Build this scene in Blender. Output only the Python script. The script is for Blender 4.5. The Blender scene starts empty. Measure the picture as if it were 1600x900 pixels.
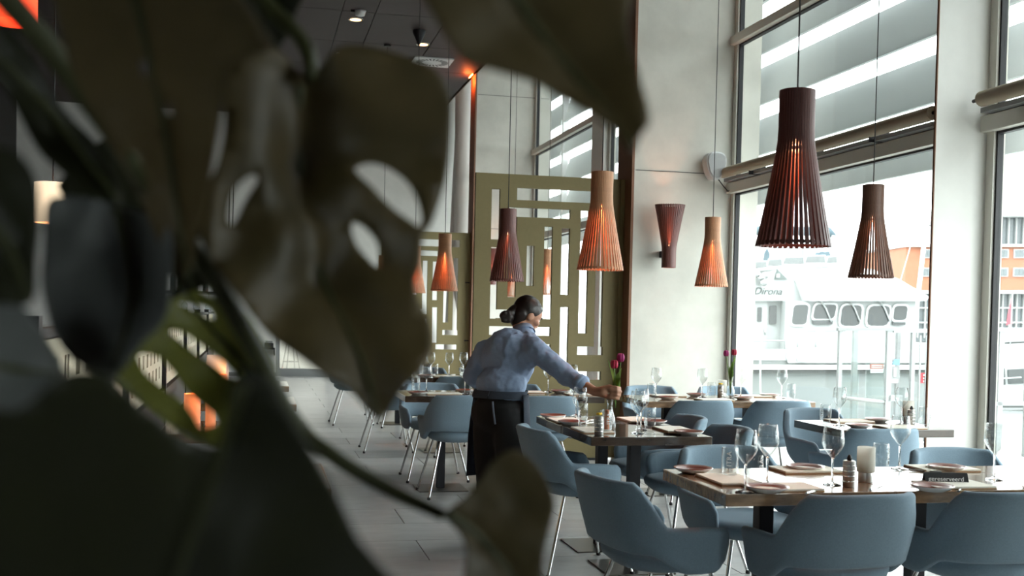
import bpy, bmesh, math, random
from mathutils import Vector, Matrix, geometry
random.seed(7)
sc = bpy.context.scene
COL = sc.collection
PI = math.pi

# ------------------------------------------------------------------ camera
YAW, TILT, ROLL = math.radians(12.9), math.radians(1.44), math.radians(1.26)
EYE = Vector((0, 0, 1.38))
FWD = Vector((math.sin(YAW)*math.cos(TILT), math.cos(YAW)*math.cos(TILT), -math.sin(TILT)))
_r0 = Vector((math.cos(YAW), -math.sin(YAW), 0)); _u0 = _r0.cross(FWD)
RGT = _r0*math.cos(ROLL) + _u0*math.sin(ROLL)
UPV = -_r0*math.sin(ROLL) + _u0*math.cos(ROLL)
cam = bpy.data.cameras.new('camera'); camo = bpy.data.objects.new('camera', cam); COL.objects.link(camo)
cam.sensor_width = 36; cam.lens = 1750/1600*36; cam.shift_y = 83/1600
cam.clip_start = .05; cam.clip_end = 600
camo.matrix_world = Matrix(((RGT.x, UPV.x, -FWD.x, EYE.x), (RGT.y, UPV.y, -FWD.y, EYE.y), (RGT.z, UPV.z, -FWD.z, EYE.z), (0, 0, 0, 1)))
cam.dof.use_dof = True; cam.dof.focus_distance = 6.6; cam.dof.aperture_fstop = 4.4
sc.camera = camo

# ------------------------------------------------------------------ sky, exposure
sc.view_settings.view_transform = 'Standard'; sc.view_settings.look = 'None'
sc.view_settings.gamma = 1; sc.view_settings.use_curve_mapping = False
sc.view_settings.exposure = 1.40
w = bpy.data.worlds.new('overcast'); sc.world = w; w.use_nodes = True
nt = w.node_tree; nt.nodes.clear()
_o = nt.nodes.new('ShaderNodeOutputWorld'); _b = nt.nodes.new('ShaderNodeBackground')
_b.inputs['Color'].default_value = (.95, .985, 1.0, 1); _b.inputs['Strength'].default_value = 3.6
nt.links.new(_b.outputs[0], _o.inputs[0])
sc.cycles.max_bounces = 10; sc.cycles.transmission_bounces = 10; sc.cycles.transparent_max_bounces = 16
sc.cycles.diffuse_bounces = 5; sc.cycles.glossy_bounces = 5
sc.cycles.caustics_reflective = False; sc.cycles.caustics_refractive = False
sc.cycles.sample_clamp_indirect = 6

# ------------------------------------------------------------------ materials
MATS = {}
def mat(name, color, rough=.6, metal=0, spec=.5, noise=0, nscale=8, bump=0, bscale=60, trans=0, emit=None, estr=0, coat=0, sheen=0, stretch=None, ior=1.45, alpha=1, col2=None, sub=0):
    if name in MATS: return MATS[name]
    m = bpy.data.materials.new(name); m.use_nodes = True; MATS[name] = m
    nt = m.node_tree; p = nt.nodes['Principled BSDF']
    c = tuple(color)+(1,)
    p.inputs['Base Color'].default_value = c; p.inputs['Roughness'].default_value = rough
    p.inputs['Metallic'].default_value = metal; p.inputs['Specular IOR Level'].default_value = spec
    p.inputs['Transmission Weight'].default_value = trans; p.inputs['IOR'].default_value = ior
    p.inputs['Coat Weight'].default_value = coat; p.inputs['Coat Roughness'].default_value = .04
    p.inputs['Sheen Weight'].default_value = sheen; p.inputs['Alpha'].default_value = alpha
    if emit: p.inputs['Emission Color'].default_value = tuple(emit)+(1,); p.inputs['Emission Strength'].default_value = estr
    if noise or bump or col2:
        tc = nt.nodes.new('ShaderNodeTexCoord'); mp = nt.nodes.new('ShaderNodeMapping')
        nt.links.new(tc.outputs['Object'], mp.inputs[0])
        if stretch: mp.inputs['Scale'].default_value = stretch
        if noise or col2:
            n = nt.nodes.new('ShaderNodeTexNoise'); n.inputs['Scale'].default_value = nscale; n.inputs['Detail'].default_value = 6; n.inputs['Roughness'].default_value = .62
            nt.links.new(mp.outputs[0], n.inputs['Vector'])
            r = nt.nodes.new('ShaderNodeValToRGB'); r.color_ramp.elements[0].position = .3; r.color_ramp.elements[1].position = .7
            a = tuple(max(0, v*(1-noise)) for v in color); b = tuple(min(1, v*(1+noise)) for v in color)
            if col2: b = tuple(col2)
            r.color_ramp.elements[0].color = a+(1,); r.color_ramp.elements[1].color = b+(1,)
            nt.links.new(n.outputs['Fac'], r.inputs[0]); nt.links.new(r.outputs[0], p.inputs['Base Color'])
        if bump:
            n2 = nt.nodes.new('ShaderNodeTexNoise'); n2.inputs['Scale'].default_value = bscale; n2.inputs['Detail'].default_value = 4
            nt.links.new(mp.outputs[0], n2.inputs['Vector'])
            bp = nt.nodes.new('ShaderNodeBump'); bp.inputs['Strength'].default_value = bump; bp.inputs['Distance'].default_value = .004
            nt.links.new(n2.outputs['Fac'], bp.inputs['Height']); nt.links.new(bp.outputs[0], p.inputs['Normal'])
    return m
def mat_thin(name):
    m = bpy.data.materials.new(name); m.use_nodes = True; MATS[name] = m; nt = m.node_tree; nt.nodes.clear()
    o = nt.nodes.new('ShaderNodeOutputMaterial'); t = nt.nodes.new('ShaderNodeBsdfTransparent'); t.inputs[0].default_value = (.955, .965, .965, 1)
    g = nt.nodes.new('ShaderNodeBsdfGlossy'); g.inputs['Roughness'].default_value = .02
    lw = nt.nodes.new('ShaderNodeLayerWeight'); lw.inputs[0].default_value = .5
    pw = nt.nodes.new('ShaderNodeMath'); pw.operation = 'POWER'; pw.inputs[1].default_value = 3.2; nt.links.new(lw.outputs['Facing'], pw.inputs[0])
    fr = nt.nodes.new('ShaderNodeMath'); fr.operation = 'MULTIPLY_ADD'; fr.inputs[1].default_value = .85; fr.inputs[2].default_value = .05; nt.links.new(pw.outputs[0], fr.inputs[0])
    mx = nt.nodes.new('ShaderNodeMixShader'); nt.links.new(fr.outputs[0], mx.inputs[0]); nt.links.new(t.outputs[0], mx.inputs[1]); nt.links.new(g.outputs[0], mx.inputs[2])
    nt.links.new(mx.outputs[0], o.inputs[0]); return m
def clear_pane(name, tint=(1, 1, 1), gloss=.08, dirt=0):
    if name in MATS: return MATS[name]
    m = bpy.data.materials.new(name); m.use_nodes = True; MATS[name] = m; nt = m.node_tree; nt.nodes.clear()
    o = nt.nodes.new('ShaderNodeOutputMaterial'); t = nt.nodes.new('ShaderNodeBsdfTransparent'); t.inputs[0].default_value = tuple(tint)+(1,)
    g = nt.nodes.new('ShaderNodeBsdfGlossy'); g.inputs['Roughness'].default_value = .01
    lw = nt.nodes.new('ShaderNodeLayerWeight'); lw.inputs[0].default_value = .5
    pw = nt.nodes.new('ShaderNodeMath'); pw.operation = 'POWER'; pw.inputs[1].default_value = 5; nt.links.new(lw.outputs['Facing'], pw.inputs[0])
    fr = nt.nodes.new('ShaderNodeMath'); fr.operation = 'MULTIPLY_ADD'; fr.inputs[1].default_value = .7; fr.inputs[2].default_value = .03; nt.links.new(pw.outputs[0], fr.inputs[0])
    mx = nt.nodes.new('ShaderNodeMixShader'); nt.links.new(fr.outputs[0], mx.inputs[0]); nt.links.new(t.outputs[0], mx.inputs[1]); nt.links.new(g.outputs[0], mx.inputs[2])
    nt.links.new(mx.outputs[0], o.inputs[0]); return m
M_conc = mat('pale board concrete', (.63, .62, .56), .85, noise=.12, nscale=1.6, bump=.12, bscale=14)
M_wall = mat('off white painted wall', (.84, .83, .79), .8, noise=.04, nscale=3)
M_brown = mat('terracotta brown paint', (.23, .115, .07), .7, noise=.06)
M_olive = mat('olive lacquered board', (.205, .165, .072), .62, noise=.04, nscale=30)
M_dceil = mat('dark aubergine ceiling board', (.028, .014, .013), .6, noise=.08)
M_joint = mat('dark joint', (.05, .05, .05), .9)
M_ceiljoint = mat('ceiling joint strip', (.10, .085, .08), .6)
M_tile = mat('grey stone tile', (.43, .43, .42), .30, noise=.13, nscale=3.2, bump=.05, bscale=40, stretch=(1, 3, 1))
M_tile2 = mat('grey stone tile lighter', (.49, .49, .48), .32, noise=.11, nscale=3.0, bump=.05, bscale=40, stretch=(1, 3, 1))
M_tile3 = mat('grey stone tile darker', (.36, .36, .355), .28, noise=.14, nscale=3.4, bump=.05, bscale=40, stretch=(1, 3, 1))
M_frame = mat('cream aluminium frame', (.66, .64, .57), .45)
M_gasket = mat('black gasket', (.015, .015, .017), .5)
M_pane = clear_pane('window glass', (.93, .96, .95))
M_louvre = mat('grey outside louvre', (.66, .68, .68), .6, noise=.03, nscale=2)
M_frost_base = None
M_fabric = mat('blue wool upholstery', (.20, .275, .335), .95, spec=.15, noise=.09, nscale=180, bump=.25, bscale=420, sheen=.15)
M_chrome = mat('polished chrome', (.62, .62, .62), .18, metal=1)
M_black = mat('black rubber', (.012, .012, .012), .6)
M_col = mat('black steel', (.022, .022, .026), .45, metal=.4)
M_base = mat('brushed steel plate', (.20, .19, .17), .30, metal=1)
M_wood = mat('dark lacquered walnut', (.050, .031, .020), .22, noise=.45, nscale=7, bump=.05, bscale=30, coat=.9, stretch=(1, 9, 4))
M_wood2 = mat('rustic oak', (.25, .145, .075), .24, noise=.55, nscale=6, bump=.05, bscale=30, coat=.9, stretch=(1, 9, 4))
M_rim = mat('terracotta glazed rim', (.24, .066, .04), .3, noise=.1, nscale=40, coat=.3)
M_china = mat('white china', (.80, .79, .76), .2, coat=.4)
M_napkin = mat('beige linen napkin', (.86, .82, .72), .9, noise=.03, nscale=80, bump=.15, bscale=300)
M_kraft = mat('brown card edge', (.42, .25, .13), .8)
M_steel = mat('polished steel cutlery', (.66, .65, .62), .16, metal=1)
M_solid = mat('solid clear glass', (1, 1, 1), .0, trans=1, ior=1.35)
M_glass = mat_thin('thin clear glass')
M_unused = (lambda *a, **k: None)('clear drinking glass', (1, 1, 1), .0, trans=1, ior=1.35)
M_etch = mat('white etched print', (.88, .9, .9), .6)
M_frost = mat('frosted white holder', (.85, .85, .80), .6)
M_tin = mat('brushed metal tin', (.42, .41, .39), .35, metal=.9)
M_sign = mat('black card', (.018, .018, .020), .5)
M_white = mat('white ink', (.85, .85, .85), .6)
M_leafg = mat('tulip leaf green', (.17, .30, .09), .5, noise=.3, nscale=20)
M_red = mat('red tulip petal', (.46, .02, .06), .5, noise=.2, nscale=30)
M_pink = mat('magenta tulip petal', (.38, .03, .16), .5, noise=.2, nscale=30)
M_orange = mat('orange wax', (.75, .20, .06), .5)
M_yellow = mat('yellow blossom', (.85, .55, .04), .6)
M_birch = mat('natural birch slat', (.55, .28, .15), .55, noise=.1, nscale=20)
M_walnut = mat('walnut slat', (.15, .075, .05), .5, noise=.15, nscale=20)
M_blackslat = mat('black slat with red glow', (.15, .058, .050), .42)  # red brown of the bulb glow put into the colour of black slats
M_cord = mat('black flex', (.01, .01, .01), .5)
M_bulb = mat('warm bulb', (1, .8, .6), .5, emit=(1, .42, .13), estr=14)
M_skin = mat('warm tan skin', (.42, .21, .13), .5, noise=.06, nscale=40)
M_hair = mat('black brown hair', (.014, .009, .007), .38, noise=.5, nscale=60, stretch=(1, 1, 8))
M_shirt = mat('light blue oxford cotton', (.25, .325, .46), .9, noise=.10, nscale=300, bump=.12, bscale=200)
M_apron = mat('grey blue denim apron', (.10, .12, .155), .9, noise=.12, nscale=200)
M_trou = mat('black trousers', (.007, .007, .008), .85)
M_metalgrey = mat('mid grey aluminium', (.28, .29, .29), .5)
M_lightgrey = mat('pale grey plastic', (.62, .63, .63), .5)

def add_translucent(m, color, f):
    n = m.node_tree; p = n.nodes['Principled BSDF']; o = n.nodes['Material Output']; t = n.nodes.new('ShaderNodeBsdfTranslucent'); x = n.nodes.new('ShaderNodeMixShader')
    x.inputs[0].default_value = f; t.inputs[0].default_value = tuple(color)+(1,); n.links.new(p.outputs[0], x.inputs[1]); n.links.new(t.outputs[0], x.inputs[2]); n.links.new(x.outputs[0], o.inputs[0])
add_translucent(M_louvre, (.8, .83, .83), .22); add_translucent(M_leafg, (.40, .55, .14), .4); add_translucent(M_frost, (.9, .9, .86), .6)
# ------------------------------------------------------------------ object helpers
def link(name, me, parent=None, loc=None):
    o = bpy.data.objects.new(name, me); COL.objects.link(o)
    if parent: o.parent = parent
    if loc: o.location = loc
    return o
def tag(o, label, cat, group=None, kind=None):
    o['label'] = label; o['category'] = cat
    if group: o['group'] = group
    if kind: o['kind'] = kind
    return o
def thing(name, label, cat, loc=(0, 0, 0), rz=0, group=None):
    o = bpy.data.objects.new(name, None); COL.objects.link(o); o.empty_display_size = .1
    o.location = loc; o.rotation_euler = (0, 0, rz)
    return tag(o, label, cat, group)
def copy_tree(o, parent=None):
    c = o.copy(); COL.objects.link(c)
    if parent: c.parent = parent
    for ch in list(o.children): copy_tree(ch, c)
    return c
def dup(o, label, loc=None, rz=None, group=None, scale=None):
    c = copy_tree(o); c['label'] = label
    if loc is not None: c.location = loc
    if rz is not None: c.rotation_euler = (0, 0, rz)
    if group: c['group'] = group
    if scale: c.scale = scale
    return c
class MB:
    def __init__(s): s.bm = bmesh.new()
    def box(s, lo, hi, bev=0):
        r = bmesh.ops.create_cube(s.bm, size=1); v = r['verts']
        for p in v: p.co = Vector([(lo[i]+hi[i])/2 + p.co[i]*(hi[i]-lo[i]) for i in range(3)])
        if bev:
            es = list({e for p in v for e in p.link_edges}); bmesh.ops.bevel(s.bm, geom=es, offset=bev, segments=2, affect='EDGES', profile=.6)
        return s
    def tube(s, pts, rad, n=8, caps=True):
        pts = [Vector(p) for p in pts]; k = len(pts)
        rads = rad if isinstance(rad, (list, tuple)) else [rad]*k
        rings = []; prev = None
        for i, p in enumerate(pts):
            t = (pts[min(i+1, k-1)]-pts[max(i-1, 0)]).normalized()
            ref = prev if prev is not None else (Vector((0, 0, 1)) if abs(t.z) < .9 else Vector((1, 0, 0)))
            x = (ref - t*ref.dot(t)).normalized(); y = t.cross(x); prev = x
            rings.append([s.bm.verts.new(p + (x*math.cos(2*PI*j/n)+y*math.sin(2*PI*j/n))*rads[i]) for j in range(n)])
        for a, b in zip(rings, rings[1:]):
            for j in range(n): s.bm.faces.new((a[j], a[(j+1) % n], b[(j+1) % n], b[j]))
        if caps: s.bm.faces.new(rings[0][::-1]); s.bm.faces.new(rings[-1])
        return s
    def lathe(s, prof, n=24, c=(0, 0, 0), caps=True, sx=1, sy=1):
        rings = [[s.bm.verts.new((c[0]+r*math.cos(2*PI*j/n)*sx, c[1]+r*math.sin(2*PI*j/n)*sy, c[2]+z)) for j in range(n)] for r, z in prof]
        for a, b in zip(rings, rings[1:]):
            for j in range(n): s.bm.faces.new((a[j], a[(j+1) % n], b[(j+1) % n], b[j]))
        if caps: s.bm.faces.new(rings[0][::-1]); s.bm.faces.new(rings[-1])
        return s
    def prism(s, pts, thick):   # pts: planar 3D loop, extruded by vector thick
        t = Vector(thick); a = [s.bm.verts.new(Vector(p)) for p in pts]; b = [s.bm.verts.new(Vector(p)+t) for p in pts]
        n = len(a); s.bm.faces.new(a); s.bm.faces.new(b[::-1])
        for i in range(n): s.bm.faces.new((a[i], b[i], b[(i+1) % n], a[(i+1) % n]))
        return s
    def ell(s, c, r, u=16, v=10, rot=None):
        g = bmesh.ops.create_uvsphere(s.bm, u_segments=u, v_segments=v, radius=1)
        for p in g['verts']:
            q = Vector((p.co.x*r[0], p.co.y*r[1], p.co.z*r[2]))
            if rot: q = rot @ q
            p.co = q + Vector(c)
        return s
    def mesh(s, name, m, smooth=False, sub=0, angle=None):
        bmesh.ops.recalc_face_normals(s.bm, faces=s.bm.faces)
        me = bpy.data.meshes.new(name); s.bm.to_mesh(me); s.bm.free()
        for mm in (m if isinstance(m, (list, tuple)) else [m]): me.materials.append(mm)
        if smooth:
            for p in me.polygons: p.use_smooth = True
            if angle: me.set_sharp_from_angle(angle=math.radians(angle))
        return me
    def add(s, name, m, parent=None, smooth=False, loc=None, angle=None):
        return link(name, s.mesh(name, m, smooth, angle=angle), parent, loc)
def struct(o): o['kind'] = 'structure'; return o
def text_mesh(name, body, size, m, extrude=.0004, shear=0, align='CENTER', spacing=1.0):
    c = bpy.data.curves.new(name, 'FONT'); c.body = body; c.size = size; c.extrude = extrude; c.shear = shear; c.align_x = align; c.align_y = 'CENTER'; c.space_character = spacing
    o = bpy.data.objects.new(name, c); COL.objects.link(o); bpy.context.view_layer.update()
    me = bpy.data.meshes.new_from_object(o); bpy.data.objects.remove(o); bpy.data.curves.remove(c)
    me.materials.clear(); me.materials.append(m); return me
def eased(me, sub):
    return me

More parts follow.
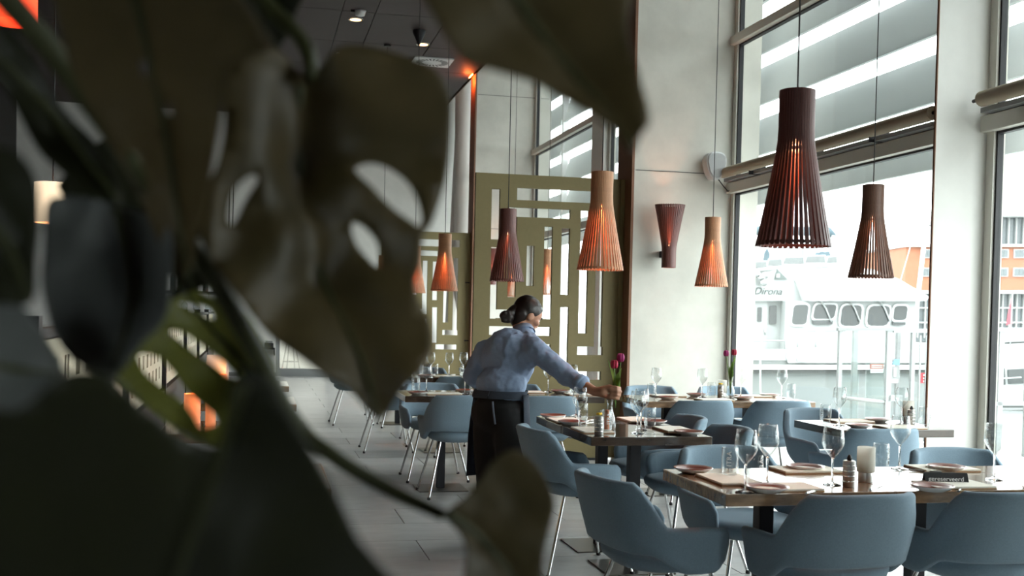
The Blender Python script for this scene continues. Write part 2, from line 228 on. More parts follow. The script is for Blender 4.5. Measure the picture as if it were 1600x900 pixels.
# measured positions (metres)
DATA = {'T1': {'plate': [[1.733, 4.235], [1.819, 3.743], [2.238, 4.254], [2.474, 3.715], [2.867, 4.21]], 'napkin': [[1.719, 4.013], [1.91, 3.608], [2.235, 4.533], [2.874, 4.472], [2.629, 3.541]], 'wine': [[1.73, 3.736], [1.903, 3.918], [2.155, 3.881], [2.69, 4.28], [2.911, 3.952]], 'water': [[1.826, 4.088], [1.824, 3.862], [2.55, 4.195], [2.912, 3.802]], 'misc': [[2.196, 3.83], [2.335, 3.947], [2.627, 3.858]]}, 'T2': {'plate': [[1.758, 6.521], [1.766, 6.142], [2.261, 5.601], [2.272, 6.175]], 'napkin': [[1.768, 6.326], [1.759, 5.801], [2.272, 5.825], [2.236, 6.364]], 'wine': [[1.815, 6.001], [1.938, 6.646], [1.898, 5.672], [2.053, 5.829]], 'water': [[1.837, 6.177], [2.09, 5.861], [1.83, 5.705]], 'misc': [[1.754, 5.554], [1.839, 5.612]]}, 'T3': {'plate': [[3.447, 5.945], [3.888, 6.406]], 'napkin': [[3.656, 6.447], [3.704, 5.941]], 'wine': [[3.409, 6.055], [3.887, 6.165]], 'water': [[3.404, 6.168], [3.891, 6.088]], 'misc': [[3.88, 6.126], [4.034, 6.243], [3.92, 6.012]]}, 'T4': {'plate': [[3.074, 8.24], [3.44, 8.529], [3.676, 8.147], [4.137, 8.648]], 'napkin': [[3.257, 8.585], [3.456, 8.135], [3.923, 8.633]], 'wine': [[3.11, 8.439], [3.474, 8.463], [3.743, 8.346], [4.168, 8.51]], 'water': [[2.952, 8.106], [4.21, 8.444], [3.53, 8.467]], 'misc': [[3.582, 8.47], [3.625, 8.339]]}, 'holes': [[2.112, 2.059, 2.192, 2.527], [2.353, 2.434, 3.228, 2.548], [2.278, 2.277, 2.871, 2.364], [2.28, 1.528, 2.358, 2.353], [2.117, 1.324, 2.182, 1.989], [2.124, 1.329, 2.705, 1.41], [2.623, 1.334, 2.705, 2.197], [2.457, 1.637, 2.529, 2.012], [2.791, 1.562, 2.871, 2.188], [2.794, 0.868, 2.877, 1.445], [2.114, 1.171, 2.702, 1.254], [2.117, 1.016, 2.706, 1.093], [2.856, 0.761, 3.209, 0.841], [2.974, 1.202, 3.055, 2.36], [2.969, 0.997, 3.221, 1.077], [3.132, 0.998, 3.209, 2.256]], 'leaves': {'large split': {'p0': [0.0598, 0.7883, 1.4399], 'a': [0.9937, 0.0908, -0.065], 'b': [0.0388, 0.2649, 0.9635], 'n': [-0.1047, 0.96, -0.2597], 'out': [[-0.0498, 0.1159], [-0.0678, 0.1202], [-0.0822, 0.1029], [-0.0896, 0.0823], [-0.086, 0.059], [-0.0885, 0.0304], [-0.0954, 0.0065], [-0.0942, -0.0251], [-0.0817, -0.0461], [-0.066, -0.0667], [-0.0396, -0.0909], [-0.0132, -0.1108], [0.0064, -0.1183], [0.0199, -0.1306], [0.0267, -0.1367], [0.0331, -0.132], [0.0416, -0.116], [0.0548, -0.1016], [0.0636, -0.085], [0.0618, -0.0644], [0.0537, -0.0512], [0.0502, -0.0375], [0.0537, -0.0277], [0.0551, -0.0037], [0.0605, 0.0065], [0.0687, 0.032], [0.0731, 0.0574], [0.0726, 0.0877], [0.0675, 0.1074], [0.0501, 0.1226], [0.0235, 0.13], [-0.0, 0.129], [-0.016, 0.1217], [-0.0291, 0.1059]], 'holes': [[[0.0061, 0.0443], [0.0166, 0.0486], [0.0306, 0.0456], [0.0449, 0.0338], [0.0524, 0.0153], [0.0526, 0.0032], [0.0455, 0.0072], [0.0313, 0.0175], [0.0171, 0.0302], [0.0086, 0.0378]], [[0.0066, 0.005], [0.0158, 0.0013], [0.0252, -0.0095], [0.0266, -0.0258], [0.0187, -0.0196], [0.0092, -0.0066]], [[-0.0792, -0.0053], [-0.0774, 0.0133], [-0.067, 0.0263], [-0.0605, 0.0258], [-0.0682, 0.0099], [-0.0749, -0.007]]], 'ribs': [[[-0.0365, 0.1007], [-0.0286, 0.0434], [-0.0124, -0.0253], [0.0119, -0.0868], [0.0275, -0.1336]], [[-0.0288, 0.0482], [0.007, 0.0581], [0.0491, 0.0591]], [[-0.0227, 0.0109], [0.0, -0.0006], [0.0372, -0.0294]], [[-0.0098, -0.0342], [0.0153, -0.0548], [0.0474, -0.0749]], [[-0.0286, 0.0434], [-0.0614, 0.0015], [-0.0799, -0.0415]], [[-0.0124, -0.0253], [-0.0373, -0.0507], [-0.0484, -0.0828]]]}, 'top': {'p0': [0.1602, 0.603, 1.5117], 'a': [0.9936, -0.0112, -0.1122], 'b': [0.1013, 0.5266, 0.8441], 'n': [-0.0496, 0.8501, -0.5243], 'out': [[-0.1001, 0.0632], [-0.0842, 0.0367], [-0.0689, 0.011], [-0.0542, -0.0068], [-0.0364, -0.0086], [-0.013, -0.0086], [0.0033, -0.0166], [0.0213, -0.0264], [0.0339, -0.0305], [0.0389, -0.0408], [0.0415, -0.047], [0.0466, -0.0346], [0.0518, -0.0232], [0.0472, 0.0058], [0.0414, 0.0396], [0.0346, 0.1027]], 'holes': [], 'ribs': [[[-0.0409, 0.0751], [-0.0032, 0.028], [0.0257, -0.009], [0.0406, -0.0436]]]}, 'dark low': {'p0': [-0.0265, 0.5177, 1.321], 'a': [0.9966, -0.0415, 0.0711], 'b': [-0.0793, -0.2518, 0.9645], 'n': [0.0221, 0.9669, 0.2543], 'out': [[-0.0938, 0.0201], [-0.0706, 0.0208], [-0.0508, 0.0352], [-0.0377, 0.035], [-0.0298, 0.0298], [-0.0178, 0.0148], [-0.0037, 0.0005], [0.0081, -0.0078], [0.016, -0.0029], [0.0149, 0.0125], [0.0179, 0.0232], [0.026, 0.0287], [0.0347, 0.0263], [0.0422, 0.0106], [0.0526, -0.0088], [0.0619, -0.0286], [0.0713, -0.0523], [0.0911, -0.0987], [-0.1066, -0.0769]], 'holes': [], 'ribs': [[[0.0235, 0.024], [0.0061, -0.0239], [-0.0186, -0.0832]]]}, 'small tip': {'p0': [0.1746, 0.7977, 1.2327], 'a': [0.9722, 0.2313, -0.0358], 'b': [0.0065, 0.1262, 0.992], 'n': [-0.2339, 0.9647, -0.1212], 'out': [[-0.0442, 0.0011], [-0.0293, 0.0122], [-0.0166, 0.0239], [-0.0064, 0.0387], [0.0067, 0.0467], [0.0199, 0.0424], [0.0333, 0.0291], [0.0425, 0.0076], [0.0386, -0.0136], [0.0321, -0.0322], [0.0225, -0.0597], [-0.031, -0.0567], [-0.0281, -0.0252], [-0.0332, -0.0115]], 'holes': [], 'ribs': [[[-0.0428, 0.0011], [-0.0191, -0.0119], [0.0067, -0.0404], [0.012, -0.0582]]]}, 'slitted green': {'p0': [-0.0412, 0.9523, 1.3328], 'a': [0.8724, -0.4816, 0.0834], 'b': [0.0283, 0.2199, 0.9751], 'n': [0.488, 0.8483, -0.2055], 'out': [[-0.0777, -0.0052], [-0.064, 0.0187], [-0.0377, 0.039], [-0.0327, 0.0552], [-0.0149, 0.0639], [0.0098, 0.0535], [0.034, 0.0454], [0.0588, 0.0145], [0.0745, -0.0151], [0.0673, -0.0458], [0.0401, -0.0705], [0.005, -0.0643], [-0.0194, -0.0531], [-0.0544, -0.0279]], 'holes': [[[-0.0602, 0.0097], [-0.0467, 0.0095], [-0.0358, 0.0025], [-0.0149, -0.0205], [-0.0073, -0.0282], [0.0154, -0.0428], [0.02, -0.0513], [0.005, -0.0544], [-0.0058, -0.042], [-0.021, -0.0287], [-0.0342, -0.0202], [-0.0542, -0.0047]], [[-0.0339, 0.0284], [-0.0236, 0.0289], [-0.0035, 0.0164], [0.0096, 0.006], [0.0307, -0.013], [0.0206, -0.011], [0.0046, 0.0004], [-0.0115, 0.0104], [-0.0262, 0.022]], [[-0.0233, 0.0519], [0.0024, 0.0474], [0.009, 0.0372], [-0.0032, 0.0407], [-0.0194, 0.0489]]], 'ribs': [[[0.0638, -0.0302], [0.0365, -0.0028], [-0.0012, 0.0368], [-0.0177, 0.0597]], [[0.0489, -0.0191], [-0.0119, 0.0158], [-0.0557, 0.0319]], [[0.0553, -0.0324], [0.008, -0.0173], [-0.0632, 0.0077]]]}, 'grey hanging': {'p0': [-0.0873, 0.7385, 1.3874], 'a': [0.8765, -0.4694, 0.1071], 'b': [0.049, 0.3082, 0.9501], 'n': [0.479, 0.8274, -0.2931], 'out': [[-0.0435, 0.0578], [-0.0199, 0.0617], [0.012, 0.0512], [0.0397, 0.0371], [0.0449, 0.0068], [0.0429, -0.022], [0.0277, -0.039], [0.0105, -0.0567], [-0.0059, -0.0514], [-0.0261, -0.0376], [-0.0409, -0.0145], [-0.0475, 0.0162]], 'holes': [], 'ribs': [[[-0.0001, 0.0549], [0.0106, 0.0018], [0.0093, -0.0538]]]}, 'pale edge': {'p0': [-0.1314, 0.6655, 1.3468], 'a': [0.9882, 0.123, -0.0908], 'b': [0.049, 0.3082, 0.9501], 'n': [-0.1448, 0.9433, -0.2985], 'out': [[-0.0288, 0.0285], [-0.01, 0.0345], [0.0056, 0.028], [0.028, -0.0026], [0.0192, -0.0189], [0.0075, -0.0308], [-0.0204, -0.0366]], 'holes': [], 'ribs': [[[-0.0219, -0.0002], [0.001, -0.0034], [0.0243, -0.0049]]]}, 'olive upper': {'p0': [-0.0439, 0.6905, 1.5031], 'a': [0.9255, -0.375, -0.0531], 'b': [-0.114, -0.4095, 0.9052], 'n': [0.3612, 0.8317, 0.4217], 'out': [[-0.0546, 0.0748], [0.0274, 0.0767], [0.0575, 0.043], [0.0611, 0.0324], [0.0449, 0.0253], [0.0291, 0.0129], [0.0214, -0.0178], [0.0064, -0.0709], [-0.0098, -0.1128], [-0.0268, -0.0815], [-0.0416, -0.0409], [-0.06, -0.0023], [-0.0652, 0.0315]], 'holes': [[[-0.0271, 0.0181], [-0.0229, 0.019], [-0.0213, 0.0138], [-0.026, 0.0099]], [[-0.0159, -0.0088], [-0.0108, -0.0078], [-0.0115, -0.0124], [-0.0145, -0.0134]], [[-0.0403, -0.0376], [-0.0339, -0.0349], [-0.029, -0.0565], [-0.0336, -0.0593]]], 'ribs': [[[-0.023, 0.0721], [-0.0187, -0.0005], [-0.0073, -0.1104]]]}, 'dark upper': {'p0': [-0.0161, 0.8812, 1.5847], 'a': [0.9945, 0.0461, 0.0938], 'b': [-0.0793, -0.2518, 0.9645], 'n': [-0.0681, 0.9667, 0.2468], 'out': [[-0.0749, 0.0536], [0.0495, 0.0548], [0.0437, 0.0176], [0.0317, -0.0059], [0.0238, -0.0163], [0.0068, -0.0199], [-0.0136, -0.0387], [-0.0238, -0.0481], [-0.0389, -0.0006]], 'holes': [], 'ribs': [[[-0.0394, 0.0495], [0.008, -0.001], [0.0264, -0.013]]]}, 'far corner': {'p0': [-0.1254, 0.6249, 1.4158], 'a': [0.9882, 0.123, -0.0908], 'b': [0.049, 0.3082, 0.9501], 'n': [-0.1448, 0.9433, -0.2985], 'out': [[-0.0269, 0.0366], [-0.0064, 0.0439], [0.0071, 0.0351], [0.0133, 0.0141], [0.0148, -0.0109], [0.0152, -0.0354], [0.0006, -0.0399], [-0.0171, -0.0393]], 'holes': [], 'ribs': [[[-0.0217, 0.0194], [-0.0004, -0.0059], [0.0136, -0.0349]]]}, 'corner top': {'p0': [-0.1392, 0.7943, 1.4976], 'a': [0.9882, 0.123, -0.0908], 'b': [0.049, 0.3082, 0.9501], 'n': [-0.1448, 0.9433, -0.2985], 'out': [[-0.0566, 0.0616], [-0.0252, 0.059], [0.0116, 0.0138], [0.0386, -0.0144], [0.0545, -0.0536], [0.0389, -0.0582], [0.0211, -0.0383], [-0.0006, -0.019], [-0.029, 0.0247], [-0.0519, 0.0247]], 'holes': [], 'ribs': [[[-0.0517, 0.0531], [-0.005, 0.02], [0.0523, -0.0516]]]}, 'shadowed middle': {'p0': [-0.0733, 0.9417, 1.4322], 'a': [0.991, -0.1335, -0.0078], 'b': [0.049, 0.3082, 0.9501], 'n': [0.1244, 0.9419, -0.3119], 'out': [[-0.0334, 0.0837], [0.0355, 0.0268], [0.0499, -0.0171], [0.0514, -0.0388], [0.0257, -0.0424], [0.0115, -0.0509], [0.0053, -0.0241], [-0.0701, 0.0225], [-0.0775, 0.0445]], 'holes': [], 'ribs': [[[-0.0351, 0.075], [0.0055, 0.02], [0.0255, -0.0397]]]}, 'brown low': {'p0': [-0.1139, 0.5981, 1.2751], 'a': [0.9977, 0.0544, -0.0412], 'b': [0.0283, 0.2199, 0.9751], 'n': [-0.0621, 0.974, -0.2179], 'out': [[-0.0303, 0.0456], [-0.0067, 0.0464], [0.0081, 0.0193], [0.0193, -0.0093], [0.0321, -0.0502], [-0.0219, -0.0495]], 'holes': [], 'ribs': [[[-0.0269, 0.0409], [-0.0029, -0.0], [0.0126, -0.0469]]]}}, 'stems': [[[-0.0888, 0.8829, 1.0042], [-0.2694, 0.8277, 1.2369], [-0.2117, 0.7516, 1.5851], [-0.1472, 0.7567, 1.5607], [-0.0308, 0.8081, 1.4017], [0.027, 0.8538, 1.2991], [0.0571, 0.8359, 1.2714], [0.0992, 0.8256, 1.2467], [0.1362, 0.8065, 1.2309]], [[-0.0724, 0.9096, 0.9913], [-0.375, 1.0077, 1.3099], [-0.1725, 0.9519, 1.7432], [0.0101, 0.8344, 1.5932], [0.0354, 0.8016, 1.5414]], [[-0.0755, 0.89, 1.0001], [-0.2585, 0.8558, 1.2317], [-0.2221, 0.7921, 1.4697], [-0.1816, 0.7949, 1.5428]], [[-0.0675, 0.9085, 0.9915], [0.0137, 0.9353, 1.1597], [0.0193, 0.9427, 1.296]], [[-0.0659, 0.8879, 1.0003], [0.0084, 0.611, 1.2706], [-0.0038, 0.5183, 1.3482]], [[-0.0803, 0.8911, 1.0], [-0.2806, 0.8028, 1.3655], [-0.115, 0.7112, 1.6716], [0.0666, 0.6491, 1.6741], [0.1222, 0.6184, 1.5756]], [[-0.0707, 0.8889, 1.0002], [-0.1028, 0.8214, 1.2797], [-0.0827, 0.7786, 1.3909], [-0.0841, 0.7494, 1.439]]], 'plant_base': [-0.0683, 0.8884, 1.0002], 'pts': {'pelvis': [1.4031, 6.4355, 0.7525], 'waist': [1.4153, 6.4367, 0.9074], 'chest': [1.4638, 6.4816, 1.0909], 'neck': [1.5542, 6.5167, 1.2627], 'head': [1.5964, 6.5717, 1.382], 'shr': [1.5866, 6.3221, 1.1707], 'shl': [1.3475, 6.602, 1.1455], 'elr': [1.7489, 6.1579, 1.018], 'wrr': [1.8578, 5.9978, 0.9498], 'hand': [1.9227, 5.9317, 0.9515], 'ell': [1.2862, 6.6736, 0.9902], 'wrl': [1.4067, 6.8291, 0.926], 'hipr': [1.4589, 6.3703, 0.7101], 'hipl': [1.3552, 6.4963, 0.6971], 'knr': [1.4854, 6.3865, 0.3805], 'knl': [1.374, 6.5142, 0.3623], 'anr': [1.4684, 6.301, 0.0956], 'anl': [1.3857, 6.4834, 0.0689], 'tulip': [1.9353, 5.9309, 1.0335], 'bun': [1.4743, 6.5375, 1.3604]}}
# ------------------------------------------------------------------ the room
FX0, FX1, FY0, FY1 = -4.5, 4.72, -3.0, 23.0
CEIL = 5.24; WX = 4.43; WIN_IN = 4.33; BAY_TOP = 6.6
o = struct(MB().box((FX0, FY0, -.22), (FX1, FY1, -.012)).add('floor', M_joint)); FLOOR = o
# stone tiles: half-bond courses .54 m deep, each tile its own piece as far as the joints can be told apart
TD, TW, G = .54, 1.08, .006
tile_meshes = [MB().box((-TW/2+G/2, -TD/2+G/2, -.011), (TW/2-G/2, TD/2-G/2, 0), .002).mesh('tile', mm) for mm in (M_tile, M_tile2, M_tile3)]
far = MB(); nt_ = 0
row = 0; y = 2.07
rows = []
while y < FY1-.1:
    rows.append((row, y)); row += 1; y += TD
for row, y in rows:
    off = (.5 if row % 2 else 0)*TW + .42
    for k in range(-6, 6):
        x = off + k*TW
        if x+TW/2 > FX1-.05 or x-TW/2 < FX0: continue
        if y < 13.5 and -1.0 < x < 4.6:
            o = link('tile', random.choice(tile_meshes), FLOOR, (x, y, 0)); nt_ += 1
        else: far.box((x-TW/2+G/2, y-TD/2+G/2, -.011), (x+TW/2-G/2, y+TD/2-G/2, 0))
for y in [2.07-TD*(i+1) for i in range(9)]:
    for k in range(-4, 5): far.box((k*TW-TW/2+G/2, y-TD/2+G/2, -.011), (k*TW+TW/2-G/2, y+TD/2-G/2, 0))
o = far.add('tile_field', M_tile, FLOOR); o['kind'] = 'stuff'
# ceiling of dark boards with open joints (only over the hall; the window bays are taller)
CE = struct(MB().box((FX0, FY0, CEIL+.02), (3.42, FY1, CEIL+.2)).add('ceiling', M_ceiljoint))
xs = [-4.5, -3.0, -1.95, -.9, .12, 1.02, 1.455, 2.4, 3.42]; ys = [FY0+i*1.35 for i in range(9)] + [10.5, 11.8, 13.0, 14.72, 16.4, 18.0, 19.6, 21.3, FY1]
for i in range(len(xs)-1):
    for j in range(len(ys)-1):
        MB().box((xs[i]+.006, ys[j]+.006, CEIL), (xs[i+1]-.006, ys[j+1]-.006, CEIL+.025)).add('ceiling_panel', M_dceil, CE)
MB().box((3.37, FY0, CEIL), (3.42, FY1, BAY_TOP)).add('bulkhead', M_brown, CE)
MB().box((3.37, FY0, BAY_TOP), (5.3, FY1, BAY_TOP+.15)).add('bay_ceiling', M_wall, CE)
# walls
struct(MB().box((FX0-.2, FY0, 0), (FX0, FY1, CEIL+.1)).add('wall_left', mat('dark bar wall', (.022, .02, .018), .8)))
FW = MB(); FW.box((FX0-.2, FY0-.2, 0), (-2.5, FY0, BAY_TOP)); FW.box((-1.4, FY0-.2, 0), (FX1, FY0, BAY_TOP)); FW.box((-2.5, FY0-.2, 0), (-1.4, FY0, 1.1)); FW.box((-2.5, FY0-.2, 2.5), (-1.4, FY0, BAY_TOP))
struct(FW.add('wall_front', mat('grey rear wall', (.08, .075, .07), .8)))
EW = struct(bpy.data.objects.new('window_7', None)); COL.objects.link(EW); EW.location = (-1.95, FY0-.1, 1.1)  # added window behind the camera, only there to light the leaves
fr = MB()
for x in (-.55, .49): fr.box((x, -.04, 0), (x+.06, .04, 1.4))
for z in (0, 1.34): fr.box((-.55, -.04, z), (.55, .04, z+.06))
fr.add('window_frame', M_frame, EW)
MB().box((-.49, -.004, .06), (.49, .004, 1.34)).add('pane', M_pane, EW)
struct(MB().box((-30, -40, -.40), (4.73, FY0-.21, -.06)).add('ground_unseen', mat('pale paving', (.40, .40, .385), .8, noise=.1, nscale=3)))  # unseen ground added to block sky light from below
# walls
BW = MB()
BW.box((FX0-.2, FY1, 0), (.40, FY1+.2, CEIL+.2)); BW.box((1.50, FY1, 0), (5.3, FY1+.2, BAY_TOP+.15)); BW.box((.40, FY1, 2.55), (1.50, FY1+.2, CEIL+.2))
struct(BW.add('wall_back', M_wall))
struct(MB().box((FX0, FY1-.02, 0), (.40, FY1, .08)).add('baseboard_back', M_metalgrey))
# glazed door in the back wall and the bright lobby behind
D = struct(bpy.data.objects.new('door_1', None)); COL.objects.link(D); D.location = (.95, FY1+.06, 0)
fr = MB()
for a in (-.55, .47): fr.box((a, -.03, 0), (a+.08, .05, 2.5))
fr.box((-.47, -.03, 0), (.47, .05, .16)); fr.box((-.47, -.03, 2.42), (.47, .05, 2.5)); fr.add('door_frame', M_metalgrey, D)
MB().box((-.47, .005, .16), (.47, .015, 2.42)).add('pane', M_pane, D)
MB().tube([(.40, -.07, .9), (.40, -.07, 1.3)], .012).add('handle', M_chrome, D)
for nm, lo_, hi_ in (('floor_lobby', (-.8, FY1+.2, -.1), (3.0, 26.2, 0)), ('wall_lobby_back', (-.8, 26.2, -.1), (3.0, 26.4, 3)), ('wall_lobby_left', (-1, FY1+.2, -.1), (-.8, 26.4, 3)), ('wall_lobby_right', (3.0, FY1+.2, -.1), (3.2, 26.4, 3)), ('ceiling_lobby', (-1, FY1+.2, 3), (3.2, 26.4, 3.15))):
    struct(MB().box(lo_, hi_).add(nm, M_wall))
lob = bpy.data.lights.new('lobby_fill', 'AREA'); lob.energy = 22; lob.size = 1.2; lo = bpy.data.objects.new('lobby_fill', lob); COL.objects.link(lo); lo.location = (1.0, 24.7, 2.95)  # unseen fill light added to brighten the lobby

# fins of pale concrete that stand out from the facade between the window bays; the free end is painted brown
def fin(y0, y1, name):
    f = struct(MB().box((3.43, y0, 0), (WX+.25, y1, BAY_TOP)).add(name, M_conc))
    MB().box((3.405, y0, 0), (3.43, y1, BAY_TOP)).add('end_panel', M_brown, f)
    for z in (2.74, 4.9): MB().box((3.44, y0-.003, z), (WX+.2, y0+.01, z+.006)).add('shutter_joint', M_joint, f)
    return f
fin(10.0, 10.42, 'wall_pier_middle'); fin(17.9, 18.32, 'wall_pier_rear'); fin(2.1, 2.52, 'wall_pier_front')
# facade piers in the wall plane and the windows
def pier(y0, y1, name):
    return struct(MB().box((WIN_IN, y0, 0), (WX+.05, y1, BAY_TOP), .004).add(name, M_wall))
pier(6.17, 6.56, 'wall_right_near')
struct(MB().box((4.05, 6.155, 0), (4.44, 6.17, BAY_TOP)).add('wall_right_panel', M_wall)); struct(MB().box((4.043, 6.154, 0), (4.05, 6.171, BAY_TOP)).add('trim_panel_edge', M_brown)); pier(13.9, 14.4, 'wall_right_middle')
Z_TR = [(2.56, 2.66), (3.97, 4.05)]
def window(y0, y1, n):
    W = struct(bpy.data.objects.new('window_%d' % n, None)); COL.objects.link(W); W.location = (WX, 0, 0)
    f = MB()
    for y in (y0, y1-.07): f.box((-.03, y, .05), (.05, y+.07, BAY_TOP))
    f.box((-.03, y0, 0), (.05, y1, .10)); f.box((-.03, y0, BAY_TOP-.08), (.05, y1, BAY_TOP))
    f.add('window_frame', M_frame, W)
    for z0, z1 in Z_TR: MB().box((-.075, y0-.01, z0), (.05, y1+.01, z1), .006).add('transom', M_frame, W)
    zs = [.10]+[v for z in Z_TR for v in z]+[BAY_TOP-.08]
    for i in range(3):
        a, b = zs[2*i], zs[2*i+1]
        MB().box((.008, y0+.085, a+.015), (.016, y1-.085, b-.015)).add('pane', M_pane, W)
        g = MB()
        for y in (y0+.07, y1-.085): g.box((-.012, y, a), (.03, y+.015, b))
        g.box((-.012, y0+.07, a), (.03, y1-.07, a+.015)); g.box((-.012, y0+.07, b-.015), (.03, y1-.07, b))
        g.add('gasket', M_gasket, W)
    return W
wins = [(2.52, 6.15), (6.56, 10.0), (10.42, 13.9), (14.4, 17.9), (18.32, FY1), (-1.7, -.5)]  # last opening is out of view, added narrow to light the leaves
for i, (a, b) in enumerate(wins): window(a, b, i+1)
rc = MB(); rc.box((WX-.02, FY0, 0), (WX+.2, -1.7, BAY_TOP)); rc.box((WX-.02, -.5, 0), (WX+.2, 2.1, BAY_TOP)); struct(rc.add('wall_right_corner', M_wall))
# rolled screens on brackets above each lower pane
def roller(y0, y1, label):
    t = thing('roller_blind', label, 'blind', (WX-.16, (y0+y1)/2, 2.715), group=None)
    L = (y1-y0)/2
    MB().tube([(0, -L+.03, .025), (0, L-.10, .025)], .047, 16).add('rolled_fabric', mat('sand blind fabric', (.40, .34, .25), .8), t, True, angle=40)
    MB().tube([(0, -L+.02, .025), (0, L-.02, .025)], .012, 8).add('axle', M_col, t, True)
    for yy in (-L*.55, 0, L*.6): MB().box((-.01, yy, -.055), (.15, yy+.012, .03)).add('bracket', M_col, t)
    MB().box((.03, -L+.09, -.05), (.13, L-.05, -.02)).add('guide_rail', M_metalgrey, t)
    return t
roller(6.50, 9.99, 'rolled sand screen on the transom of the window with the big moored boat')
roller(2.54, 6.13, 'rolled sand screen on the transom of the window beyond the near wall pier')
roller(10.44, 13.88, 'rolled sand screen on the window transom behind the near maze screen')
# fixed louvre blades outside, over the upper panes
LV = struct(bpy.data.objects.new('trim_louvres', None)); COL.objects.link(LV)
zb = 2.545
bands = [(2.545, 2.945), (3.055, 3.464), (3.57, 4.0), (4.09, 4.51), (4.61, 5.03), (5.13, 5.55), (5.65, 6.07), (6.17, 6.6)]
for ya, yb in [(2.2, 5.6), (6.1, 10.96), (11.2, 18.3), (18.5, 23.0)]:
    for z0, z1 in bands:
        MB().prism([(5.0, ya, z0), (5.04, ya, z0), (5.16, ya, z1), (5.12, ya, z1)], (0, yb-ya, 0)).add('louvre', M_louvre, LV)
    for yy in (yb+.02,):
        MB().box((5.0, yy, -.05), (5.1, yy+.08, 6.6)).add('louvre_post', M_lightgrey, LV)
# crossed white steel braces inside the rear bay
for a, b in (((4.0, 21.9, 0), (3.75, 21.0, 6.5)), ((3.72, 21.6, 0), (4.05, 22.3, 6.5))):
    struct(MB().tube([a, b], .16, 20).add('trim_brace', mat('white steel tube', (.66, .62, .58), .5), smooth=True, angle=50))
# warm strip washing the top of the rear fin's painted end
st = thing('strip_light', 'small orange strip light at the ceiling edge by the rear brown fin', 'light', (3.36, 18.1, 5.198))
MB().box((-.006, -.15, .028), (.006, .15, .04)).add('diffuser', mat('orange strip', (1, .4, .1), .5, emit=(1, .16, .03), estr=25), st)
l = bpy.data.lights.new('strip_glow', 'POINT'); l.energy = 4; l.color = (1, .16, .03); l.shadow_soft_size = .05
lo = bpy.data.objects.new('strip_glow', l); COL.objects.link(lo); lo.parent = st; lo.location = (-.05, 0, -.07)

# maze screens of olive board fixed between fin and aisle
HOLES = DATA['holes']
def maze(x0, x1, z0, z1, y, th, holes):
    X = sorted({x0, x1} | {h[0] for h in holes} | {h[2] for h in holes}); Z = sorted({z0, z1} | {h[1] for h in holes} | {h[3] for h in holes})
    bm = bmesh.new(); vv = {}
    def inside(x, z): return any(h[0] < x < h[2] and h[1] < z < h[3] for h in holes)
    solid = {}
    for i in range(len(X)-1):
        for j in range(len(Z)-1): solid[i, j] = not inside((X[i]+X[i+1])/2, (Z[j]+Z[j+1])/2)
    def V(i, j, k):
        if (i, j, k) not in vv: vv[i, j, k] = bm.verts.new((X[i], y+k*th, Z[j]))
        return vv[i, j, k]
    for (i, j), s in solid.items():
        if not s: continue
        bm.faces.new((V(i, j, 0), V(i+1, j, 0), V(i+1, j+1, 0), V(i, j+1, 0))); bm.faces.new((V(i, j, 1), V(i, j+1, 1), V(i+1, j+1, 1), V(i+1, j, 1)))
        for (a, b), (p, q) in {(-1, 0): ((0, 0), (0, 1)), (1, 0): ((1, 0), (1, 1)), (0, -1): ((0, 0), (1, 0)), (0, 1): ((0, 1), (1, 1))}.items():
            if not solid.get((i+a, j+b), False):
                bm.faces.new((V(i+p[0], j+p[1], 0), V(i+q[0], j+q[1], 0), V(i+q[0], j+q[1], 1), V(i+p[0], j+p[1], 1)))
    bmesh.ops.recalc_face_normals(bm, faces=bm.faces)
    me = bpy.data.meshes.new('board'); bm.to_mesh(me); bm.free(); me.materials.append(M_olive); return me
board = maze(1.96, 3.36, .02, 2.67, 0, .045, HOLES)
def maze_screen(y, dx, label):
    t = thing('maze_screen', label, 'screen', (dx, y, 0), group='olive maze screens')
    link('board', board, t)
    MB().box((3.36, -.01, .02), (3.404, .055, 2.67)).add('fixing_post', M_olive, t)
    for z in (.9, 1.85): MB().box((3.33, -.02, z), (3.42, 0, z+.02)).add('clip', M_col, t)
    for x in (2.05, 3.1): MB().box((x, -.03, 0), (x+.08, .075, .02)).add('foot', M_col, t)
maze_screen(10.19, 0, 'olive maze-cut screen directly behind the standing person, tall and close')
maze_screen(18.06, .0, 'olive maze-cut screen far down the hall beyond the standing person')

# ceiling fittings
def downlight(x, y, label):
    t = thing('downlight', label, 'light', (x, y, CEIL), group='recessed ceiling downlights')
    MB().lathe([(.10, -.012), (.10, 0), (.075, 0), (.075, -.012)], 24, caps=False).add('trim_ring', M_lightgrey, t)
    MB().lathe([(.075, -.004), (.01, -.003)], 20).add('lens', mat('warm lens', (1, .7, .4), .5, emit=(1, .55, .25), estr=4), t)
downlight(1.23, 15.1, 'glowing round ceiling downlight just below the smoke detector')
downlight(2.29, 16.2, 'glowing round ceiling downlight beside the square air diffuser')
downlight(1.22, 17.2, 'glowing round ceiling downlight farthest off, standing alone')
t = thing('air_diffuser', 'square white ceiling air diffuser with a round swirl of slots', 'vent', (2.59, 17.28, CEIL))
MB().box((-.30, -.30, -.02), (.30, .30, 0), .004).add('plate', M_lightgrey, t)
for k in range(24):
    a = 2*PI*k/24; c, s = math.cos(a), math.sin(a)
    MB().prism([(c*.15-s*.008, s*.15+c*.008, -.0225), (c*.25-s*.016, s*.25+c*.016, -.0225), (c*.25+s*.016, s*.25-c*.016, -.0225), (c*.15+s*.008, s*.15-c*.008, -.0225)], (0, 0, .002)).add('slot', M_black, t)
t = thing('smoke_detector', 'small pale smoke detector on the dark ceiling', 'detector', (1.25, 14.67, CEIL))
MB().lathe([(.03, -.07), (.06, -.06), (.07, -.02), (.08, 0)], 20).add('housing', M_lightgrey, t, True)
